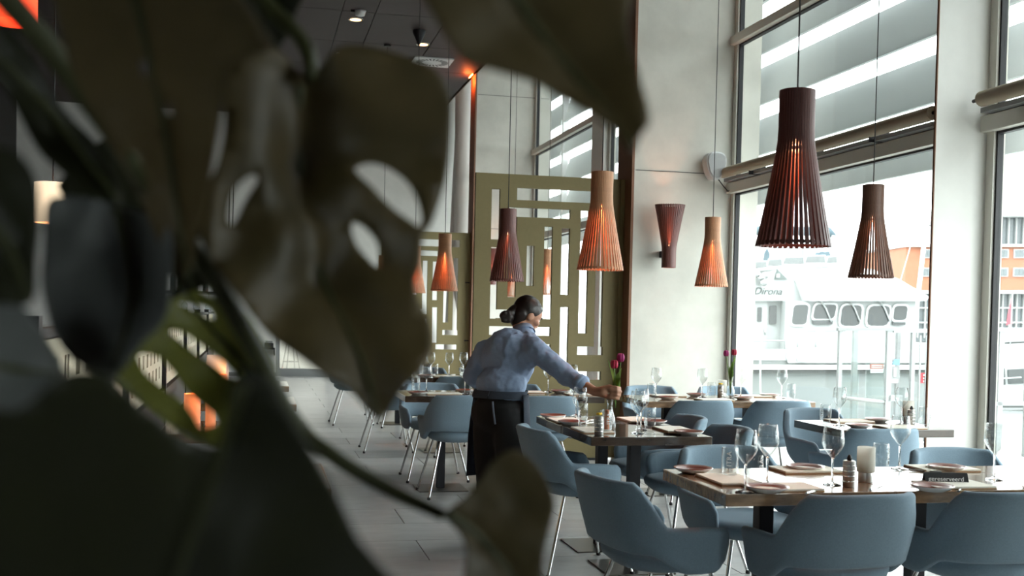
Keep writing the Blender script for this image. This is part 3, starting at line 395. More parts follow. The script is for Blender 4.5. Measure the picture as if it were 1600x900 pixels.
MB().box((-.12, -.03, -.03), (-.07, .03, 0)).add('bracket', M_col, t)
t = thing('ceiling_speaker', 'dark speaker cone on the ceiling', 'ceiling_speaker', (2.13, 15.45, CEIL))  # a speaker cone, it gives no light
MB().lathe([(.012, -.20), (.09, -.03), (.09, 0)], 20).add('cone', M_col, t, True, angle=40)
MB().tube([(0, 0, -.19), (0, 0, -.24)], .006).add('stem', M_chrome, t)

# wall speaker with its cable on the pale fin
t = thing('wall_speaker', 'pale grey rounded loudspeaker on the concrete fin beside the window', 'speaker', (4.18, 9.9, 2.80))
prof = [(-.095, .09), (-.06, .125), (0, .135), (.06, .125), (.095, .09), (.10, .03), (.075, -.07), (.035, -.125), (0, -.135), (-.035, -.125), (-.075, -.07), (-.10, .03)]
s_ = MB(); s_.prism([(x, -.075, z) for x, z in prof], (0, .135, 0)); bmesh.ops.bevel(s_.bm, geom=s_.bm.edges[:], offset=.012, segments=3, affect='EDGES')
s_.add('cabinet', M_lightgrey, t, True, angle=50)
MB().prism([(x*.86, -.08, z*.86) for x, z in prof], (0, .008, 0)).add('grille', mat('grey speaker cloth', (.46, .47, .47), .9, bump=.3, bscale=500), t)
MB().box((-.02, .06, -.03), (.02, .10, .03)).add('wall_bracket', M_col, t)
MB().tube([(.06, .05, -.10), (.13, .07, -.17), (.17, .05, -.22), (.20, -.02, -.20), (.24, -.12, -.19)], .005).add('cable', M_black, t, True)
# ------------------------------------------------------------------ chairs
def chair_meshes():
    A, B = .305, .285
    NT = 44; TM = math.radians(128)
    def sm(a, b, x):
        x = max(0, min(1, (x-a)/(b-a))); return x*x*(3-2*x)
    def plan(th, inset):
        s, c = math.sin(th), math.cos(th)
        a, b = A-inset, B-inset
        x = a*math.copysign(abs(s)**.72, s); yy = -b*math.copysign(abs(c)**.72, c)
        return x, yy
    bm = bmesh.new(); rings = []
    T = .042
    for i in range(NT+1):
        th = -TM + 2*TM*i/NT; at = abs(math.degrees(th))
        zt = .775 - .165*sm(46, 72, at) - .012*sm(84, 118, at) - .05*sm(119, 128, at)
        zt -= .006*sm(0, 46, at)
        zb = .495 - .075*sm(52, 92, at) + .03*sm(112, 128, at)
        back = max(0, math.cos(th))
        tth = T*(1-.35*sm(112, 128, at))
        loop = []
        def pt(ins, z):
            v = (z-.42)/.36
            x, yy = plan(th, ins)
            k = .87+.13*min(1, v*1.5) if v < .67 else 1
            x *= k if at > 30 else (k*.5+.5)
            x *= 1-.10*sm(.55, 1, v)*(1-sm(50, 75, at))
            yy += -.115*(v-.55)*back + (.05*(1-v) if at > 90 else 0)*-1*sm(90, 128, at)
            return Vector((x, yy, z))
        for k in range(6): loop.append(pt(0, zb+.012+(zt-.018-zb-.012)*k/5))
        for k in range(1, 5):
            a = PI*k/5; loop.append(pt(tth/2-tth/2*math.cos(a), zt-.018+.018*math.sin(a)))
        for k in range(6): loop.append(pt(tth, zt-.018-(zt-.018-zb-.012)*k/5))
        for k in range(1, 3):
            a = PI*k/3; loop.append(pt(tth/2+tth/2*math.cos(a), zb+.012-.012*math.sin(a)))
        rings.append([bm.verts.new(p) for p in loop])
    n = len(rings[0])
    for a, b in zip(rings, rings[1:]):
        for j in range(n): bm.faces.new((a[j], a[(j+1) % n], b[(j+1) % n], b[j]))
    bm.faces.new(rings[0]); bm.faces.new(rings[-1][::-1])
    bmesh.ops.recalc_face_normals(bm, faces=bm.faces)
    me = bpy.data.meshes.new('shell'); bm.to_mesh(me); bm.free(); me.materials.append(M_fabric)
    for p in me.polygons: p.use_smooth = True
    # seat: thick rounded pan, flat on top
    m = MB(); prof = [(.02, .400), (.13, .404), (.19, .418), (.225, .445), (.232, .468), (.22, .487), (.18, .497), (.02, .502)]
    rr = []
    for r, z in prof:
        ring = []
        for j in range(32):
            a = 2*PI*j/32; c, s = math.cos(a), math.sin(a)
            ring.append(m.bm.verts.new((r*math.copysign(abs(c)**.75, c)*1.0, .015+r*math.copysign(abs(s)**.75, s)*.98, z)))
        rr.append(ring)
    for a, b in zip(rr, rr[1:]):
        for j in range(32): m.bm.faces.new((a[j], a[(j+1) % 32], b[(j+1) % 32], b[j]))
    m.bm.faces.new(rr[0][::-1]); m.bm.faces.new(rr[-1])
    seat = m.mesh('seat', M_fabric, True)
    legs = []
    for sx, sy in ((-1, -1), (1, -1), (1, 1), (-1, 1)):
        top = Vector((sx*.145, sy*.13+.01, .412)); bot = Vector((sx*.245, sy*.235, .014))
        legs.append((MB().tube([top, bot], .0085, 10).mesh('leg', M_chrome, True, angle=50), MB().lathe([(.010, 0), (.013, .004), (.011, .02)], 10, c=(bot.x+sx*.002, bot.y+sy*.002, 0)).mesh('foot_cap', M_black, True, angle=50)))
    return me, seat, legs
_shell, _seat, _legs = chair_meshes()
def make_chair(label, loc, rz, group):
    t = thing('dining_chair', label, 'chair', (loc[0], loc[1], 0), rz, group)
    link('shell', _shell, t); link('seat', _seat, t)
    for l, c in _legs:
        o = link('leg', l, t); link('foot_cap', c, o)
    return t
chair0 = None
def chair(x, y, deg, label, group):
    """deg: 0 faces down the hall (+Y), 90 faces the aisle, -90 faces the windows"""
    global chair0
    if chair0 is None: chair0 = make_chair(label, (x, y), math.radians(deg), group); return chair0
    return dup(chair0, label, (x, y, 0), math.radians(deg), group)
G1, G2, G3, G4, G5, G6 = ('blue armchairs round the reserved front table', 'blue armchairs at the table with the held tulips', 'blue armchairs at the pier table', 'blue armchairs at the tulip-vase table by the fin', 'blue armchairs at the table behind the person', 'blue armchairs farther down the hall')
chair(1.555, 4.13, -80, 'blue armchair seen from its side at the aisle end of the front table', G1)
chair(2.09, 3.82, 3, 'blue armchair with its back to us at the front table, beside the side-on chair', G1)
chair(2.735, 3.82, -2, 'blue armchair with its back to us at the front table, below the reserved sign', G1)
chair(2.17, 4.66, 184, 'blue armchair across the front table behind the pair of tumblers, facing us', G1)
chair(3.27, 4.52, 180, 'blue armchair across the front table at its window end, beside the pale pier', G1)
chair(1.72, 5.86, -86, 'blue armchair tucked under the aisle side of the dark table under the hand', G2)
chair(2.36, 5.81, 94, 'dark-shaded blue armchair at the near window side of the table with the held tulips', G2)
chair(2.36, 6.45, 88, 'dark-shaded blue armchair at the far window side of the table with the held tulips', G2)
chair(3.50, 5.98, 0, 'blue armchair with its broad back to us in front of the pale wall pier', G3)
chair(3.74, 6.74, 190, 'blue armchair at the far corner of the single table by the pier', G3)
chair(3.22, 7.94, 2, 'blue armchair with its back to us at the fin table, the one nearer the aisle', G4)
chair(3.86, 7.94, -3, 'blue armchair with its back to us at the fin table, the one nearer the glass', G4)
chair(3.35, 8.98, 180, 'blue armchair across the fin table nearer the maze screen, facing us', G4)
chair(4.02, 8.98, 178, 'blue armchair across the fin table against the window frame, facing us', G4)
chair(1.49, 8.32, 2, 'blue armchair on splayed chrome legs standing full height beside the person', G5)
chair(2.13, 8.30, 0, 'blue armchair with its back to us below the reaching arm of the person', G5)
chair(1.45, 9.12, 180, 'blue armchair across the table behind the person, facing us, aisle end', G5)
chair(2.16, 9.12, 180, 'blue armchair across the table behind the person, facing us, window end', G5)
chair(1.90, 10.66, 2, 'blue armchair with its back to us at the third table along the aisle', G6)
chair(1.27, 11.02, -90, 'blue armchair at the aisle end of the third table along the aisle', G6)
chair(1.78, 11.75, 180, 'blue armchair across the third table along the aisle, facing us', G6)
chair(1.14, 13.62, -88, 'blue armchair at the aisle end of the fourth table along the aisle', G6)
chair(1.70, 13.30, 0, 'blue armchair with its back to us at the fourth table along the aisle', G6)
chair(1.66, 14.45, 180, 'blue armchair across the fourth table along the aisle, facing us', G6)
chair(2.95, 11.45, 0, 'blue armchair glimpsed through the low slots of the near maze screen, window end', G6)
chair(2.35, 11.50, 0, 'blue armchair glimpsed through the low slots of the near maze screen, aisle end', G6)

# ------------------------------------------------------------------ tables
TH = .046
def make_table(label, x0, x1, y0, y1, m, group, dy=0):
    cx, cy = (x0+x1)/2, (y0+y1)/2; a, b = (x1-x0)/2-.001, (y1-y0)/2-.001
    t = thing('dining_table', label, 'table', (cx, cy, 0), 0, group)
    MB().box((-a, -b, .75-TH), (a, b, .75), .004).add('table_top', m, t)
    MB().box((-.03, dy-.03, .008), (.03, dy+.03, .75-TH-.008)).add('column', M_col, t)
    MB().box((-.19, dy-.19, 0), (.19, dy+.19, .008), .002).add('base_plate', M_base, t)
    MB().box((-.14, dy-.14, .75-TH-.008), (.14, dy+.14, .75-TH)).add('mounting_plate', M_col, t)
    return t
make_table('oak-edged glossy front table section with the terracotta-rimmed corner plate, aisle end', 1.645, 2.325, 3.71, 4.35, M_wood2, 'sections of the front table', .08)
make_table('oak-edged glossy front table section with the reserved sign, middle', 2.325, 3.005, 3.71, 4.35, M_wood2, 'sections of the front table', .08)
make_table('oak-edged glossy front table section at the window end', 3.005, 3.685, 3.71, 4.35, M_wood2, 'sections of the front table', .08)
make_table('dark glossy walnut table under the reaching hand, near half', 1.69, 2.36, 5.51, 6.09, M_wood, 'halves of the walnut table')
make_table('dark glossy walnut table under the reaching hand, far half', 1.69, 2.36, 6.09, 6.67, M_wood, 'halves of the walnut table')
make_table('single small table before the pale pier, top white with sky glare', 3.29, 4.02, 5.83, 6.42, M_wood, None, .14)
make_table('oak table with the tulip vase beside the concrete fin, aisle half', 2.80, 3.485, 7.79, 8.44, M_wood2, 'halves of the fin table', .145)
make_table('oak table beside the concrete fin, half against the glass', 3.485, 4.17, 7.79, 8.44, M_wood2, 'halves of the fin table', .145)
make_table('walnut table behind the person, half with the aisle edge', 1.08, 1.765, 8.20, 8.84, M_wood, 'halves of the table behind the person', .09)
make_table('walnut table behind the person, half nearer the maze screen', 1.765, 2.62, 8.20, 8.84, M_wood, 'halves of the table behind the person', .09)
make_table('walnut table crowded with wine glasses, third along the aisle', 1.46, 2.14, 10.46, 11.14, M_wood, 'farther tables along the aisle', .14)
make_table('walnut table far along the aisle before the rear maze screen', 1.35, 2.05, 13.25, 13.95, M_wood, 'farther tables along the aisle')
make_table('oak table glimpsed through the low slots of the near maze screen', 2.25, 3.30, 11.85, 12.5, M_wood2, None)

# ------------------------------------------------------------------ tableware
def wine_meshes():
    o = [(.034, .0), (.036, .002), (.030, .005), (.010, .009), (.0048, .016), (.0040, .05), (.0042, .095), (.007, .104), (.018, .117), (.034, .138), (.0415, .155), (.0425, .165), (.040, .19), (.0345, .228)]
    i = [(.0332, .2282), (.0388, .19), (.0412, .165), (.0402, .155), (.0328, .139), (.017, .119), (.004, .108)]
    foot = MB().lathe(o[:8]+[(.0035, .1045)], 24).mesh('stem', M_solid, True)
    bowl = MB().lathe([(.004, .102)]+o[7:]+i, 28, caps=False); 
    b = bowl.mesh('bowl', M_glass, True)
    return foot, b
_wf, _wb = wine_meshes()
def tumbler_mesh():
    o = [(.024, 0), (.027, .003), (.031, .02), (.0335, .05), (.034, .075), (.0325, .112), (.0312, .12)]
    i = [(.0302, .1203), (.0315, .112), (.0328, .075), (.0322, .05), (.0295, .024), (.024, .013), (.004, .012)]
    return MB().lathe([(.003, 0)]+o+i, 28, caps=True).mesh('glass_body', M_glass, True)
_tum = tumbler_mesh()
_tt = text_mesh('etched_word', 'ITRA', .026, M_etch, .0002, 0, 'CENTER', 1.1)
for v in _tt.vertices:      # wrap the upright word round the glass
    x, yv, z = v.co; a = -yv/.0345; r = .0347 + z
    v.co = (r*math.sin(a), -r*math.cos(a), .078+x)
def plate_meshes():
    body = MB().lathe([(.042, 0), (.045, .002), (.060, .008), (.073, .016), (.0735, .018), (.060, .0115), (.044, .006), (.01, .0055)], 36).mesh('plate_body', M_china, True)
    rim = MB().lathe([(.0738, .0172), (.072, .0192), (.060, .0138), (.046, .0082), (.010, .0072), (.010, .0062), (.046, .0072), (.060, .0122)], 36, caps=False).mesh('glazed_well', M_rim, True)
    return body, rim
_pb, _pr = plate_meshes()
_nap = MB().box((-.085, -.13, .0), (.085, .13, .008), .003).mesh('napkin_fold', M_napkin)
_nap2 = MB().box((-.086, -.131, -.0), (.086, .131, .0035)).mesh('card_backing', M_kraft)
def knife_mesh():
    m = MB(); m.tube([(0, -.10, .004), (0, -.02, .0035), (0, 0, .003)], [.005, .0045, .003], 8)
    m.prism([(-.004, 0, .002), (-.008, .05, .002), (-.007, .09, .002), (0, .108, .002), (.004, .09, .002), (.004, 0, .002)], (0, 0, .0018)); return m.mesh('knife_body', M_steel, True, angle=30)
def fork_mesh():
    m = MB(); m.tube([(0, -.10, .004), (0, -.02, .004), (0, .03, .006)], [.005, .003, .0028], 8)
    m.prism([(-.005, .03, .005), (-.011, .045, .006), (-.011, .06, .006), (.011, .06, .006), (.011, .045, .006), (.005, .03, .005)], (0, 0, .002))
    for k in range(4): x = -.0095+k*.0063; m.box((x-.0014, .058, .005), (x+.0014, .096, .0075))
    return m.mesh('fork_body', M_steel)
_kn, _fk = knife_mesh(), fork_mesh()
protos = {}
ZT = .7505
def wine(x, y, label, group):
    if 'w' not in protos:
        t = protos['w'] = thing('wine_glass', label, 'wine glass', (x, y, ZT), 0, group); link('stem', _wf, t); link('bowl', _wb, t); return t
    return dup(protos['w'], label, (x, y, ZT), random.uniform(0, 6), group)
def tumbler(x, y, label, group, rz=None):
    if 't' not in protos:
        t = protos['t'] = thing('water_glass', label, 'tumbler', (x, y, ZT), 0, group); link('glass_body', _tum, t); link('etched_word', _tt, t)
    else: t = dup(protos['t'], label, (x, y, ZT), 0, group)
    t.rotation_euler.z = rz if rz is not None else random.uniform(-1.2, .8); return t
def plate(x, y, label, group):
    if 'p' not in protos:
        t = protos['p'] = thing('side_plate', label, 'plate', (x, y, ZT), 0, group); link('plate_body', _pb, t); link('glazed_well', _pr, t); t.scale = (1.08, 1.08, 1.2); return t
    return dup(protos['p'], label, (x, y, ZT), random.uniform(0, 6), group, (1.08, 1.08, 1.2))
def napkin(x, y, label, group, rz):
    if 'n' not in protos:
        t = protos['n'] = thing('folded_napkin', label, 'napkin', (x, y, ZT), rz, group)
        link('card_backing', _nap2, t); link('napkin_fold', _nap, t).location.z = .0036; return t
    return dup(protos['n'], label, (x, y, ZT), rz, group)
def knife(x, y, rz, label, group):
    o = link('table_knife', _kn, None, (x, y, ZT)); o.rotation_euler.z = rz; return tag(o, label, 'knife', group)
def fork(x, y, rz, label, group):
    o = link('table_fork', _fk, None, (x, y, ZT)); o.rotation_euler.z = rz; return tag(o, label, 'fork', group)
def tin_in_glass(x, y, label, black_top=True, flower=False):
    t = thing('table_tin', label, 'tin', (x, y, ZT))
    MB().lathe([(.022, 0), (.0235, .002), (.0235, .098), (.021, .10)], 24).add('tin_body', M_tin, t, True, angle=40)
    for k in range(4): MB().lathe([(.0238, .02+k*.02), (.0242, .022+k*.02), (.0238, .024+k*.02)], 24, caps=False).add('ring', M_steel, t, True)
    if black_top: MB().lathe([(.008, .10), (.010, .108), (.006, .118), (.003, .122)], 12).add('stopper', M_black, t, True)
    if flower:
        for k in range(7):
            a = k*PI*2/7; MB().ell((.008*math.cos(a), .008*math.sin(a), .112), (.009, .007, .006), 8, 6).add('petal', M_yellow, t, True)
        MB().tube([(0, 0, .07), (0, 0, .11)], .002, 6).add('stem', M_leafg, t)
    return t
def candle(x, y, label, m=M_frost):
    t = thing('candle_holder', label, 'candle holder', (x, y, ZT)); t.scale = (1.08, 1.08, 1.14)
    MB().lathe([(.026, 0), (.027, .002), (.027, .032), (.026, .034)], 24).add('metal_foot', M_tin, t, True, angle=40)
    MB().lathe([(.030, .034), (.032, .036), (.032, .118), (.030, .12), (.028, .118), (.028, .04)], 24, caps=False).add('frosted_sleeve', m, t, True, angle=50)
    MB().lathe([(.018, .034), (.018, .07), (.004, .072)], 16).add('wax', M_china, t, True, angle=40)
    return t
def vase(x, y, label):
    t = thing('glass_carafe', label, 'carafe', (x, y, ZT))
    MB().lathe([(.003, 0), (.030, 0), (.034, .006), (.035, .03), (.030, .06), (.018, .10), (.014, .13), (.020, .165), (.018, .165), (.012, .13), (.016, .10), (.028, .06), (.032, .03), (.030, .01), (.003, .008)], 28).add('carafe_body', M_glass, t, True)
    return t
def tulips(base, heads, label, leaves):
    t = thing('tulips', label, 'tulips', base)
    for (hx, hy, hz, m) in heads:
        MB().tube([(0, 0, 0), (hx*.4, hy*.4, hz*.5), (hx, hy, hz)], .003, 6).add('stem', M_leafg, t, True)
        for k in range(6):
            a = k*PI/3; r = .012 if k % 2 else .009
            MB().ell((hx+r*math.cos(a), hy+r*math.sin(a), hz+.018), (.012, .012, .024), 8, 8).add('petal', m, t, True)
    for (dx, dy, z0, z1, wd) in leaves:
        m = MB(); n = 8; L_ = []; R_ = []
        for i in range(n+1):
            u = i/n; ww = wd*math.sin(PI*min(1, u*.93+.07))**.8; x = dx*u*u; yv = dy*u*u; z = z0+(z1-z0)*u
            sx, sy = (.8, -.5) if abs(dx) < .03 else (.25, -.9)
            L_.append(m.bm.verts.new((x-sx*ww, yv-sy*ww, z))); R_.append(m.bm.verts.new((x+sx*ww, yv+sy*ww, z)))
        for i in range(n): m.bm.faces.new((L_[i], R_[i], R_[i+1], L_[i+1]))
        bmesh.ops.solidify(m.bm, geom=m.bm.faces[:], thickness=.0012)
        m.add('leaf', M_leafg, t, True)
    return t
D1 = DATA['T1']
GW, GT, GP, GN, GC = 'stemmed wine glasses', 'etched tumblers', 'terracotta side plates', 'folded napkins on cards', 'cutlery on the tables'
nm = 'front table'
for (x, y), l in zip(D1['plate'], ['at the aisle corner of the front table', 'at the near edge of the front table before the paired wine glasses', 'at the far edge of the front table behind the sky glare', 'just in front of the reserved sign', 'just behind the reserved sign']): plate(x, y, 'terracotta plate '+l, GP)
for (x, y), l, rz in zip(D1['napkin'], ['beside the corner plate of the front table', 'between the two turned chair backs, front table', 'at the far edge of the front table behind tumblers', 'at the far edge of the front table near the sign', 'at the near edge of the front table past the sign'], [0, 1.57, 1.57, 1.57, 1.57]):
    yy = min(max(y, 3.81), 4.25); napkin(max(x, 1.79) if rz == 0 else x, yy, 'beige napkin on a card '+l, GN, rz)
for (x, y), l in zip(D1['wine'], ['nearest the aisle corner of the front table', 'behind the near-edge plate of the front table', 'beside the metal tin on the front table', 'alone behind the candle toward the pier on the front table', 'past the reserved sign at the window end of the front table']): wine(x, y, 'stemmed wine glass '+l, GW)
for (x, y), l, rz in zip(D1['water'], ['nearest the corner plate of the front table', 'between the two wine glasses of the front table', 'beside the white candle holder on the front table', 'at the window end of the front table'], [-.5, .4, .6, .2]): tumbler(x, y, 'etched water tumbler '+l, GT, rz)
tin_in_glass(*D1['misc'][0], 'grooved metal tin with a black stopper beside the white candle holder on the front table')
candle(*D1['misc'][1], 'frosted white candle holder on a metal foot, middle of the front table')
t = thing('reserved_sign', 'black folded tent card with white lettering, standing on the front table', 'sign', (*D1['misc'][2], ZT), math.radians(-12))
MB().prism([(-.085, -.022, 0), (.085, -.022, 0), (.085, 0, .045), (-.085, 0, .045)], (0, .0022, .0008)).add('front_face', M_sign, t)
MB().prism([(-.085, .022, 0), (.085, .022, 0), (.085, .002, .045), (-.085, .002, .045)], (0, .0022, -.0008)).add('rear_face', M_sign, t)
o = link('lettering', text_mesh('lettering', 'gereserveerd', .026, M_white, .0002, .12), t); o.rotation_euler = (math.atan2(.045, .022), 0, 0); o.location = (-.003, -.0125, .0215)
for x, y, rz, l in [(1.79, 4.10, -2.2, 'lying by the corner plate and tumbler'), (2.02, 3.74, -.9, 'lying beside the near-edge plate'), (2.30, 3.80, -.8, 'lying before the metal tin'), (2.62, 3.745, -.7, 'lying beside the plate before the reserved sign'), (2.98, 3.78, -1.2, 'lying at the window end by the last tumbler')]:
    knife(x, y, rz, 'steel knife on the front table '+l, GC)
for x, y, rz, l in [(1.93, 3.83, .5, 'with tines up behind the near-edge plate'), (2.50, 3.80, .6, 'with its end by the reserved sign'), (2.72, 4.20, .9, 'behind the reserved sign')]:
    fork(x, y, rz, 'steel fork on the front table '+l, GC)
D2 = DATA['T2']
for (x, y), l in zip(D2['plate'], ['at the far aisle corner', 'at the aisle edge in front of the tin', 'at the near window corner', 'at the far window edge']): plate(x, y, 'terracotta plate %s of the hand-held tulips table' % l, GP)
for (x, y), l in zip(D2['napkin'], ['on the aisle edge', 'at the near aisle corner', 'on the window edge', 'at the far window corner']): napkin(min(max(x, 1.785), 2.265), y if y > 5.66 else 5.66, 'beige napkin on a card %s of the hand-held tulips table' % l, GN, 0)
for (x, y), l in zip([[1.75, 5.93], D2['wine'][1], [2.0, 5.68], [2.08, 5.85]], ['nearest the sleeve cuff', 'at the far edge', 'right beside the carafe', 'standing clear toward the window']): wine(x, y, 'stemmed wine glass on the walnut table under the hand, '+l, GW)
for (x, y), l in zip([D2['water'][0], [2.16, 5.93], D2['water'][2]], ['nearest the sleeve cuff', 'standing clear toward the window', 'beside the orange candle']): tumbler(x, y, 'etched water tumbler on the walnut table under the hand, '+l, GT)
tin_in_glass(1.76, 5.60, 'metal tin holding a yellow blossom on the walnut table under the hand', False, True)
vase(1.92, 5.92, 'clear glass carafe directly under the hand that holds the tulips')
t = thing('orange_candle', 'orange wax candle in a glass beside the carafe under the hand', 'candle', (1.86, 5.78, ZT)); MB().lathe([(.013, 0), (.014, .004), (.0125, .115), (.004, .117)], 18).add('wax', M_orange, t, True, angle=40)
MB().lathe([(.022, 0), (.024, .002), (.0245, .12), (.0238, .12), (.0232, .003)], 24, caps=False).add('sleeve', M_glass, t, True)
for x, y, l in [(2.13, 5.63, 'near window'), (2.13, 6.22, 'far window')]: knife(x, y, 1.2, 'steel knife beside the %s plate of the walnut table under the hand' % l, GC)
fork(1.90, 6.28, -.6, 'steel fork among the glasses of the walnut table under the hand', GC)
D3 = DATA['T3']
for (x, y), l in zip([(3.46, 5.94), (3.80, 6.30)], ['near', 'far']): plate(x, y, 'terracotta plate at the %s edge of the small pier table' % l, GP)
for (x, y), l in zip([(3.60, 6.30), (3.72, 5.93)], ['far', 'near']): napkin(x, y, 'beige napkin on a card at the %s edge of the small pier table' % l, GN, 1.57)
for (x, y), l in zip([(3.41, 6.08), (3.85, 6.12)], ['aisle', 'pier']): wine(x, y, 'stemmed wine glass on the small pier table, %s side' % l, GW)
for (x, y), l in zip([(3.37, 6.17), (3.93, 6.00)], ['aisle', 'pier']): tumbler(x, y, 'etched water tumbler on the small pier table, %s side' % l, GT)
tin_in_glass(3.86, 6.03, 'grooved metal tin on the small pier table beside the glass')
candle(3.96, 6.22, 'frosted white candle holder at the window edge of the small pier table')
D4 = DATA['T4']
for (x, y), l in zip([(3.06, 8.02), (3.42, 8.33), (3.68, 8.02), (4.05, 8.33)], ['near aisle side', 'far middle', 'near middle', 'far window end']): plate(x, y, 'terracotta plate on the fin table, '+l, GP)
for (x, y), l in zip([(3.17, 8.32), (3.40, 7.93), (3.90, 8.32)], ['far aisle side', 'near middle', 'far window side']): napkin(x, y, 'beige napkin on a card on the fin table, '+l, GN, 1.57)
for (x, y), l in zip([(3.05, 8.25), (3.42, 8.22), (3.74, 8.20), (4.08, 8.18)], ['nearest the aisle', 'between the aisle and the tulip vase', 'just past the tulip vase', 'nearest the glass']): wine(x, y, 'stemmed wine glass on the fin table, '+l, GW)
for (x, y), l in zip([(2.93, 8.02), (4.12, 8.10), (3.50, 8.22)], ['nearest the aisle', 'nearest the glass', 'beside the flowered tin']): tumbler(x, y, 'etched water tumbler on the fin table, '+l, GT)
tin_in_glass(3.55, 8.16, 'metal tin holding a yellow blossom on the fin table', False, True)
candle(3.60, 8.24, 'frosted white candle holder behind the flowered tin on the fin table')
vase(3.66, 8.22, 'clear glass carafe holding two tulips on the fin table')
tulips((3.66, 8.22, ZT+.03), [(-.035, .02, .30, M_pink), (.02, -.01, .31, M_red)], 'magenta and red tulips standing in the carafe on the fin table', [(.04, .0, .10, .30, .016), (.015, .01, .05, .26, .018), (-.02, .0, .10, .22, .012)])
for (x, y), l in zip([(1.20, 8.36), (1.61, 8.62), (2.38, 8.62)], ['aisle corner', 'far middle', 'screen end']): plate(x, y, 'terracotta plate on the table behind the person, '+l, GP)
for (x, y), l in zip([(1.40, 8.42), (2.10, 8.62), (2.50, 8.40)], ['aisle half', 'middle', 'screen end']): napkin(x, y, 'beige napkin on a card on the table behind the person, '+l, GN, 1.57)
for (x, y), l in zip([(1.30, 8.62), (1.57, 8.44), (2.30, 8.70), (2.48, 8.62)], ['far aisle side', 'next to the person', 'seen over the reaching arm', 'screen end']): wine(x, y, 'stemmed wine glass on the table behind the person, '+l, GW)
for (x, y), l in zip([(1.20, 8.50), (1.64, 8.44)], ['aisle corner', 'next to the person']): tumbler(x, y, 'etched water tumbler on the table behind the person, '+l, GT)
tin_in_glass(1.72, 8.46, 'metal tin holding a yellow blossom on the table behind the person', False, True)
plate(1.58, 10.58, 'terracotta plate on the third table along the aisle', GP)
napkin(1.80, 10.61, 'beige napkin on a card on the third table along the aisle', GN, 1.57)
for k, (x, y) in enumerate([(1.58, 10.74), (1.68, 10.88), (1.86, 10.86), (2.02, 10.96), (1.62, 11.02)]): wine(x, y, 'stemmed wine glass, one of five close together on the third table along the aisle', GW)
for x, y in [(1.52, 10.68), (1.70, 10.76)]: tumbler(x, y, 'etched water tumbler, one of two on the third table along the aisle', GT)
for k, (x, y) in enumerate([(1.50, 13.4), (1.62, 13.6), (1.80, 13.5), (1.92, 13.75)]): wine(x, y, 'stemmed wine glass, one of four on the far table before the rear maze screen', GW)
for x, y in [(2.45, 12.1), (2.8, 12.2), (3.05, 12.05)]: wine(x, y, 'stemmed wine glass, one of three behind the near maze screen', GW)
for x, y in [(2.55, 12.0), (2.95, 12.2)]: plate(x, y, 'terracotta-glazed side plate, one of two behind the near maze screen', GP)

# ------------------------------------------------------------------ slatted pendant lamps
NS = 40
def slat_mesh(name, m, flip=False):
    prof = []
    for i in range(13):
        u = i/12; z = .58-.58*u
        r = .066 if u < .30 else .066+.074*(((u-.30)/.70)**1.12)
        prof.append((r, z))
    b = MB(); n = len(prof); L_ = []
    for i, (r, z) in enumerate(prof):
        hw = min(.0046+.0018*(r-.066)/.074, PI*r/NS*.97); t = .009
        L_.append([b.bm.verts.new(c) for c in ((r-t, -hw, z), (r+t*0, -hw, z), (r+t*0, hw, z), (r-t, hw, z))])
    for a, c in zip(L_, L_[1:]):
        for j in range(4): b.bm.faces.new((a[j], a[(j+1) % 4], c[(j+1) % 4], c[j]))
    b.bm.faces.new(L_[0][::-1]); b.bm.faces.new(L_[-1])
    return b.mesh(name, m)
SL = {'birch': slat_mesh('slat', M_birch), 'walnut': slat_mesh('slat', M_walnut), 'black': slat_mesh('slat', M_blackslat)}
_hoop = {}
for z, r in ((.55, .0615), (.36, .064), (.012, .1345)):
    _hoop[z] = r
def lamp_core(t, wood, power):
    m = {'birch': M_birch, 'walnut': M_walnut, 'black': M_blackslat}[wood]
    for k in range(NS):
        o = link('slat', SL[wood], t); o.rotation_euler.z = 2*PI*k/NS
    for z, r in _hoop.items(): MB().lathe([(r, z-.006), (r, z+.006), (r-.004, z+.006), (r-.004, z-.006)], 40, caps=False).add('hoop', m, t)
    MB().lathe([(.004, .56), (.018, .55), (.020, .49), (.016, .485)], 16).add('lamp_holder', M_china, t, True, angle=40)
    MB().ell((0, 0, .452), (.022, .022, .034), 14, 10).add('bulb', M_bulb, t, True)
    l = bpy.data.lights.new('bulb_light', 'POINT'); l.energy = power; l.color = (1, .40, .20); l.shadow_soft_size = .03
    lo = bpy.data.objects.new('bulb_light', l); COL.objects.link(lo); lo.parent = t; lo.location = (0, 0, .385)
def pendant(x, y, z, wood, label, top, power=5.5):
    t = thing('pendant_lamp', label, 'pendant lamp', (x, y, z), random.uniform(0, .15), 'slatted wooden pendant lamps')
    lamp_core(t, wood, power)
    MB().tube([(0, 0, .55), (0, 0, top-z)], .0035, 6).add('cord', M_cord, t)
    MB().lathe([(.05, top-z-.03), (.05, top-z)], 20).add('ceiling_rose', M_cord, t)
pendant(1.955, 3.86, 1.652, 'black', 'largest and nearest black slatted pendant lamp, over the front table', CEIL)
pendant(3.745, 6.34, 1.648, 'walnut', 'dark slatted pendant lamp before the white boat, beside the pale pier', BAY_TOP)
pendant(1.985, 6.37, 1.645, 'birch', 'orange-brown slatted pendant lamp high over the walnut table under the hand', CEIL)
pendant(3.72, 8.80, 1.638, 'birch', 'birch slatted pendant lamp in front of the fin, next to the slatted wall lamp', BAY_TOP)
pendant(1.957, 8.78, 1.632, 'black', 'black slatted pendant lamp above the head of the standing person', CEIL)
pendant(1.863, 11.28, 1.588, 'birch', 'birch slatted pendant lamp before the rear maze screen', CEIL)
pendant(3.74, 11.3, 1.62, 'walnut', 'slatted pendant lamp glimpsed through the near maze screen at its window edge', BAY_TOP)
